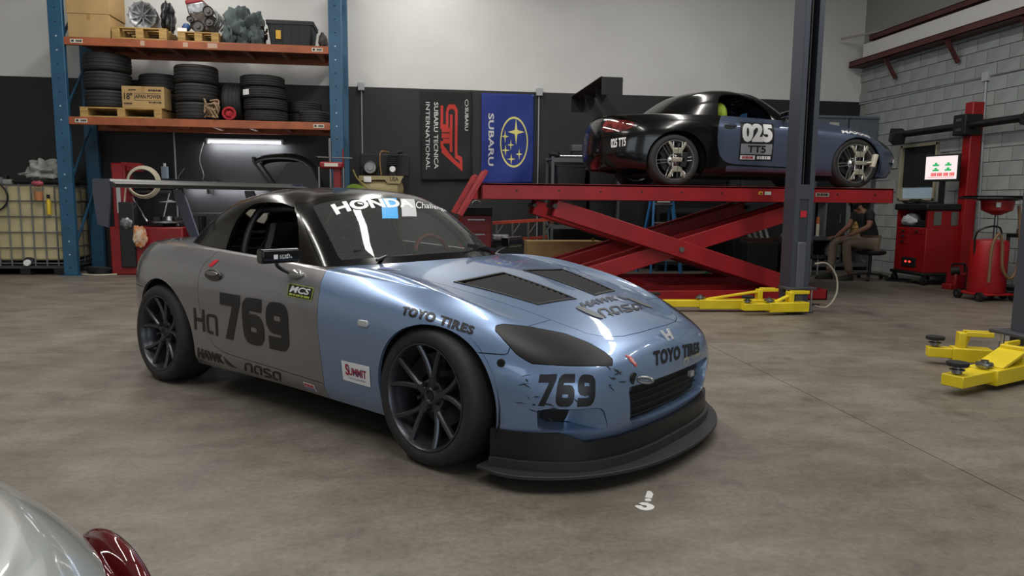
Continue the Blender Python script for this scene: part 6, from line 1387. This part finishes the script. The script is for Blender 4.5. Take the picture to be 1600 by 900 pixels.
# ---------------------------------------------------------------- marks on the floor
fm_ = thing('floor_marking', 'small white painted hook and dot on the concrete', 'floor marking', (.915, 2.69, 0))
WP = M('white_floor_paint', 'd8d8d2', .6)
def paint(n, pts): G().prism(pts, .0005, .0025).build(n, WP, fm_)
paint('painted_square', [(.0234, .0582), (.0357, .0588), (.0395, .0473), (.0391, .0256), (.0193, -.0133), (-.0052, -.0018)])
paint('painted_dot', [(-.0145, -.0236), (-.0062, -.014), (.0058, -.0136), (.0128, -.0196), (.0124, -.0317), (.0047, -.0395), (-.0087, -.0398), (-.0142, -.0341)])
paint('painted_hook', [(-.0471, -.0545), (-.0351, -.049), (-.013, -.053), (-.0055, -.0657), (.0025, -.0767), (.0034, -.0935), (-.0054, -.109), (-.0202, -.1189), (-.0383, -.1218), (-.0558, -.114), (-.0664, -.0975), (-.0709, -.0772), (-.0626, -.0714), (-.0445, -.0783), (-.043, -.0918), (-.0367, -.0991), (-.0277, -.0935), (-.0233, -.0823), (-.0275, -.0751), (-.0396, -.0722)])
def sk(name, V, E_, mat, parent, root=0, lev=2):
    """V: (x, y, z, r)"""
    me = bpy.data.meshes.new(name); me.from_pydata([v[:3] for v in V], E_, []); o = link(name, me, mat, parent)
    md = o.modifiers.new('skin', 'SKIN'); md.use_smooth_shade = True; md.branch_smoothing = .6
    for i, v in enumerate(V): me.skin_vertices[0].data[i].radius = (v[3], v[4] if len(v) > 4 else v[3]); me.skin_vertices[0].data[i].use_root = (i == root)
    sb = o.modifiers.new('subdivision', 'SUBSURF'); sb.levels = lev; sb.render_levels = lev
    return o
def ch(*pts): return list(pts)
def mechanic():
    o = thing('person', 'person in black t-shirt and tan trousers seated on rolling stool', 'person', (7.18, 10.62, 0))
    SK = M('skin', '7a5240', .6); SH_ = M('shirt_black', '141417', .85); TR = M('trousers_tan', '6f6353', .85); SO = M('shoe_black', '121212', .6)
    # facing -x, left side (-y) towards the lift
    # body: pelvis, spine, neck, head, arms, legs
    V = [(0, 0, .60, .12, .14), (-.03, 0, .75, .11, .13), (-.10, 0, .93, .11, .15), (-.16, 0, 1.06, .08, .12), (-.21, 0, 1.13, .052), (-.25, 0, 1.19, .05),
         (-.15, -.19, 1.06, .055), (-.20, -.24, .86, .045), (-.42, -.18, .74, .036), (-.48, -.16, .715, .03),
         (-.15, .19, 1.06, .055), (-.22, .24, .86, .045), (-.44, .16, .72, .036), (-.50, .13, .695, .03),
         (-.05, -.10, .57, .095), (-.50, -.14, .60, .065), (-.46, -.13, .33, .052), (-.40, -.13, .09, .038),
         (-.05, .10, .57, .095), (-.54, .13, .62, .065), (-.56, .12, .33, .052), (-.60, .12, .09, .038)]
    E_ = [(0, 1), (1, 2), (2, 3), (3, 4), (4, 5), (3, 6), (6, 7), (7, 8), (8, 9), (3, 10), (10, 11), (11, 12), (12, 13), (0, 14), (14, 15), (15, 16), (16, 17), (0, 18), (18, 19), (19, 20), (20, 21)]
    sk('body', V, E_, SK, o)
    # head: ellipsoid with jaw, nose, brow, ears
    g = G(); g.ball((0, 0, 0), (1, 1, 1), 28, 20); vs = []
    for x, y, z in g.v:
        X = x*.098; Y = y*.076; Z = z*.118
        if z < -.1: Y *= 1-.28*(-z); X = X-.012*(-z)
        if x < -.85 and -.25 < z < .12: X -= .020*(1-abs(z+.06)/.2 if abs(z+.06) < .2 else 0)*(1-min(1, abs(y)/.22))
        if x < -.6 and .08 < z < .3 and .15 < abs(y) < .6: X += .008
        vs.append((X, Y, Z))
    g.v = vs; hd = g.build('head', SK, o, smooth=80); hd.location = (-.29, 0, 1.295); hd.rotation_euler = (0, R(-22), 0)
    for s in (-1, 1): G().ball((.0, s*.078, -.005), (.022, .010, .032), 10, 8).build('ear', SK, hd); G().ball((-.083, s*.032, .022), (.010, .012, .009), 10, 8).build('eye', M('eye_white', 'd5d0c8', .3), hd)
    G().ball((-.078, 0, -.060), (.014, .026, .008), 10, 6).build('mouth', M('lip', '6b4238', .6), hd)
    g = G(); g.ball((.008, 0, .022), (.104, .083, .112), 24, 14); g.v = [v for v in g.v]; g.f = [f for f in g.f if sum(g.v[i][2] for i in f)/len(f) > .035 or sum(g.v[i][0] for i in f)/len(f) > .045]; g.build('hair', M('hair_dark', '1c1512', .8), hd)
    g = G(); g.ball((-.025, 0, -.062), (.078, .064, .068), 20, 12); g.f = [f for f in g.f if sum(g.v[i][2] for i in f)/len(f) < -.055 and sum(g.v[i][0] for i in f)/len(f) < .03]; g.build('beard', M('hair_dark'), hd)
    sk('t_shirt', [(0, 0, .61, .135, .155), (-.03, 0, .76, .125, .15), (-.10, 0, .93, .125, .165), (-.155, 0, 1.05, .095, .14), (-.19, 0, 1.095, .066), (-.15, -.19, 1.06, .072), (-.185, -.23, .93, .064), (-.15, .19, 1.06, .072), (-.185, .23, .93, .064)], [(0, 1), (1, 2), (2, 3), (3, 4), (3, 5), (5, 6), (3, 7), (7, 8)], SH_, o)
    sk('trousers', [(0, 0, .60, .135, .155), (-.05, -.10, .575, .108), (-.50, -.14, .605, .078), (-.46, -.13, .33, .068), (-.41, -.13, .12, .062), (-.05, .10, .575, .108), (-.54, .13, .625, .078), (-.56, .12, .33, .068), (-.60, .12, .12, .062)], [(0, 1), (1, 2), (2, 3), (3, 4), (0, 5), (5, 6), (6, 7), (7, 8)], TR, o)
    for x, y in ((-.40, -.13), (-.60, .12)):
        P = []
        for t, w, h in ((.05, .032, .09), (.02, .040, .10), (-.06, .042, .085), (-.14, .046, .06), (-.20, .040, .045), (-.225, .02, .03)): P.append([(x+t, y+w*a, .003+h*b) for a, b in ((-1, 0), (-1, .5), (-.6, 1), (.6, 1), (1, .5), (1, 0), (-1, 0))])
        G().grid(P).build('shoe', SO, o)
    for s, (x, y, z) in ((-1, (-.48, -.16, .715)), (1, (-.50, .13, .695))):
        V = [(x+.02, y, z, .028, .02), (x-.04, y, z-.01, .03, .018), (x-.08, y, z-.02, .032, .016)]; E_ = [(0, 1), (1, 2)]
        for k in range(4): yy = y+(-.027+.018*k); b = len(V); L = (.055, .066, .07, .06)[k]; V += [(x-.09, yy, z-.024, .0095), (x-.09-L*.5, yy, z-.034, .009), (x-.09-L*.8, yy, z-.062, .008)]; E_ += [(2, b), (b, b+1), (b+1, b+2)]
        b = len(V); V += [(x-.04, y-s*.035, z-.02, .011), (x-.075, y-s*.045, z-.04, .009)]; E_ += [(1, b), (b, b+1)]
        sk('hand', V, E_, SK, o, 0, 1)
mechanic()
st = thing('rolling_stool', 'black swivel stool on casters under the seated person', 'stool', (7.20, 10.62, 0)); G(Matrix.Translation((0, 0, .40))).lathe([(0, 0), (.17, 0), (.22, .02), (.23, .05), (.21, .075), (0, .08)], 28).build('seat', SATINBLK, st); G().cyl((0, 0, .09), (0, 0, .40), .025, n=14).build('gas_column', SATINBLK, st)
for k in range(5):
    a = 2*PI*k/5+.3; c, s = math.cos(a), math.sin(a); G().bar((0, 0, .10), (c*.28, s*.28, .075), .05, .03).build('base_leg', MATTEBLK, st, bev=.006); G().cyl((c*.28-s*.02, s*.28+c*.02, .028), (c*.28+s*.02, s*.28-c*.02, .028), .028, n=12).build('caster', MATTEBLK, st)
st.name = 'rolling_stool'
tl = thing('tool_tray', 'low black stool tray with tools beside seated person', 'tray', (6.62, 11.0, 0)); G().bb(-.2, .2, -.15, .15, .30, .34).build('tray', BLKPLA, tl, bev=.01); [G().cyl((x, y, 0), (x, y, .30), .015, n=8).build('leg', STEEL, tl) for x in (-.15, .15) for y in (-.1, .1)]; [G().cyl((-.15+.09*k, -.08, .355), (-.12+.09*k, .1, .36), .012, n=8).build('spanner', CHROME, tl) for k in range(4)]
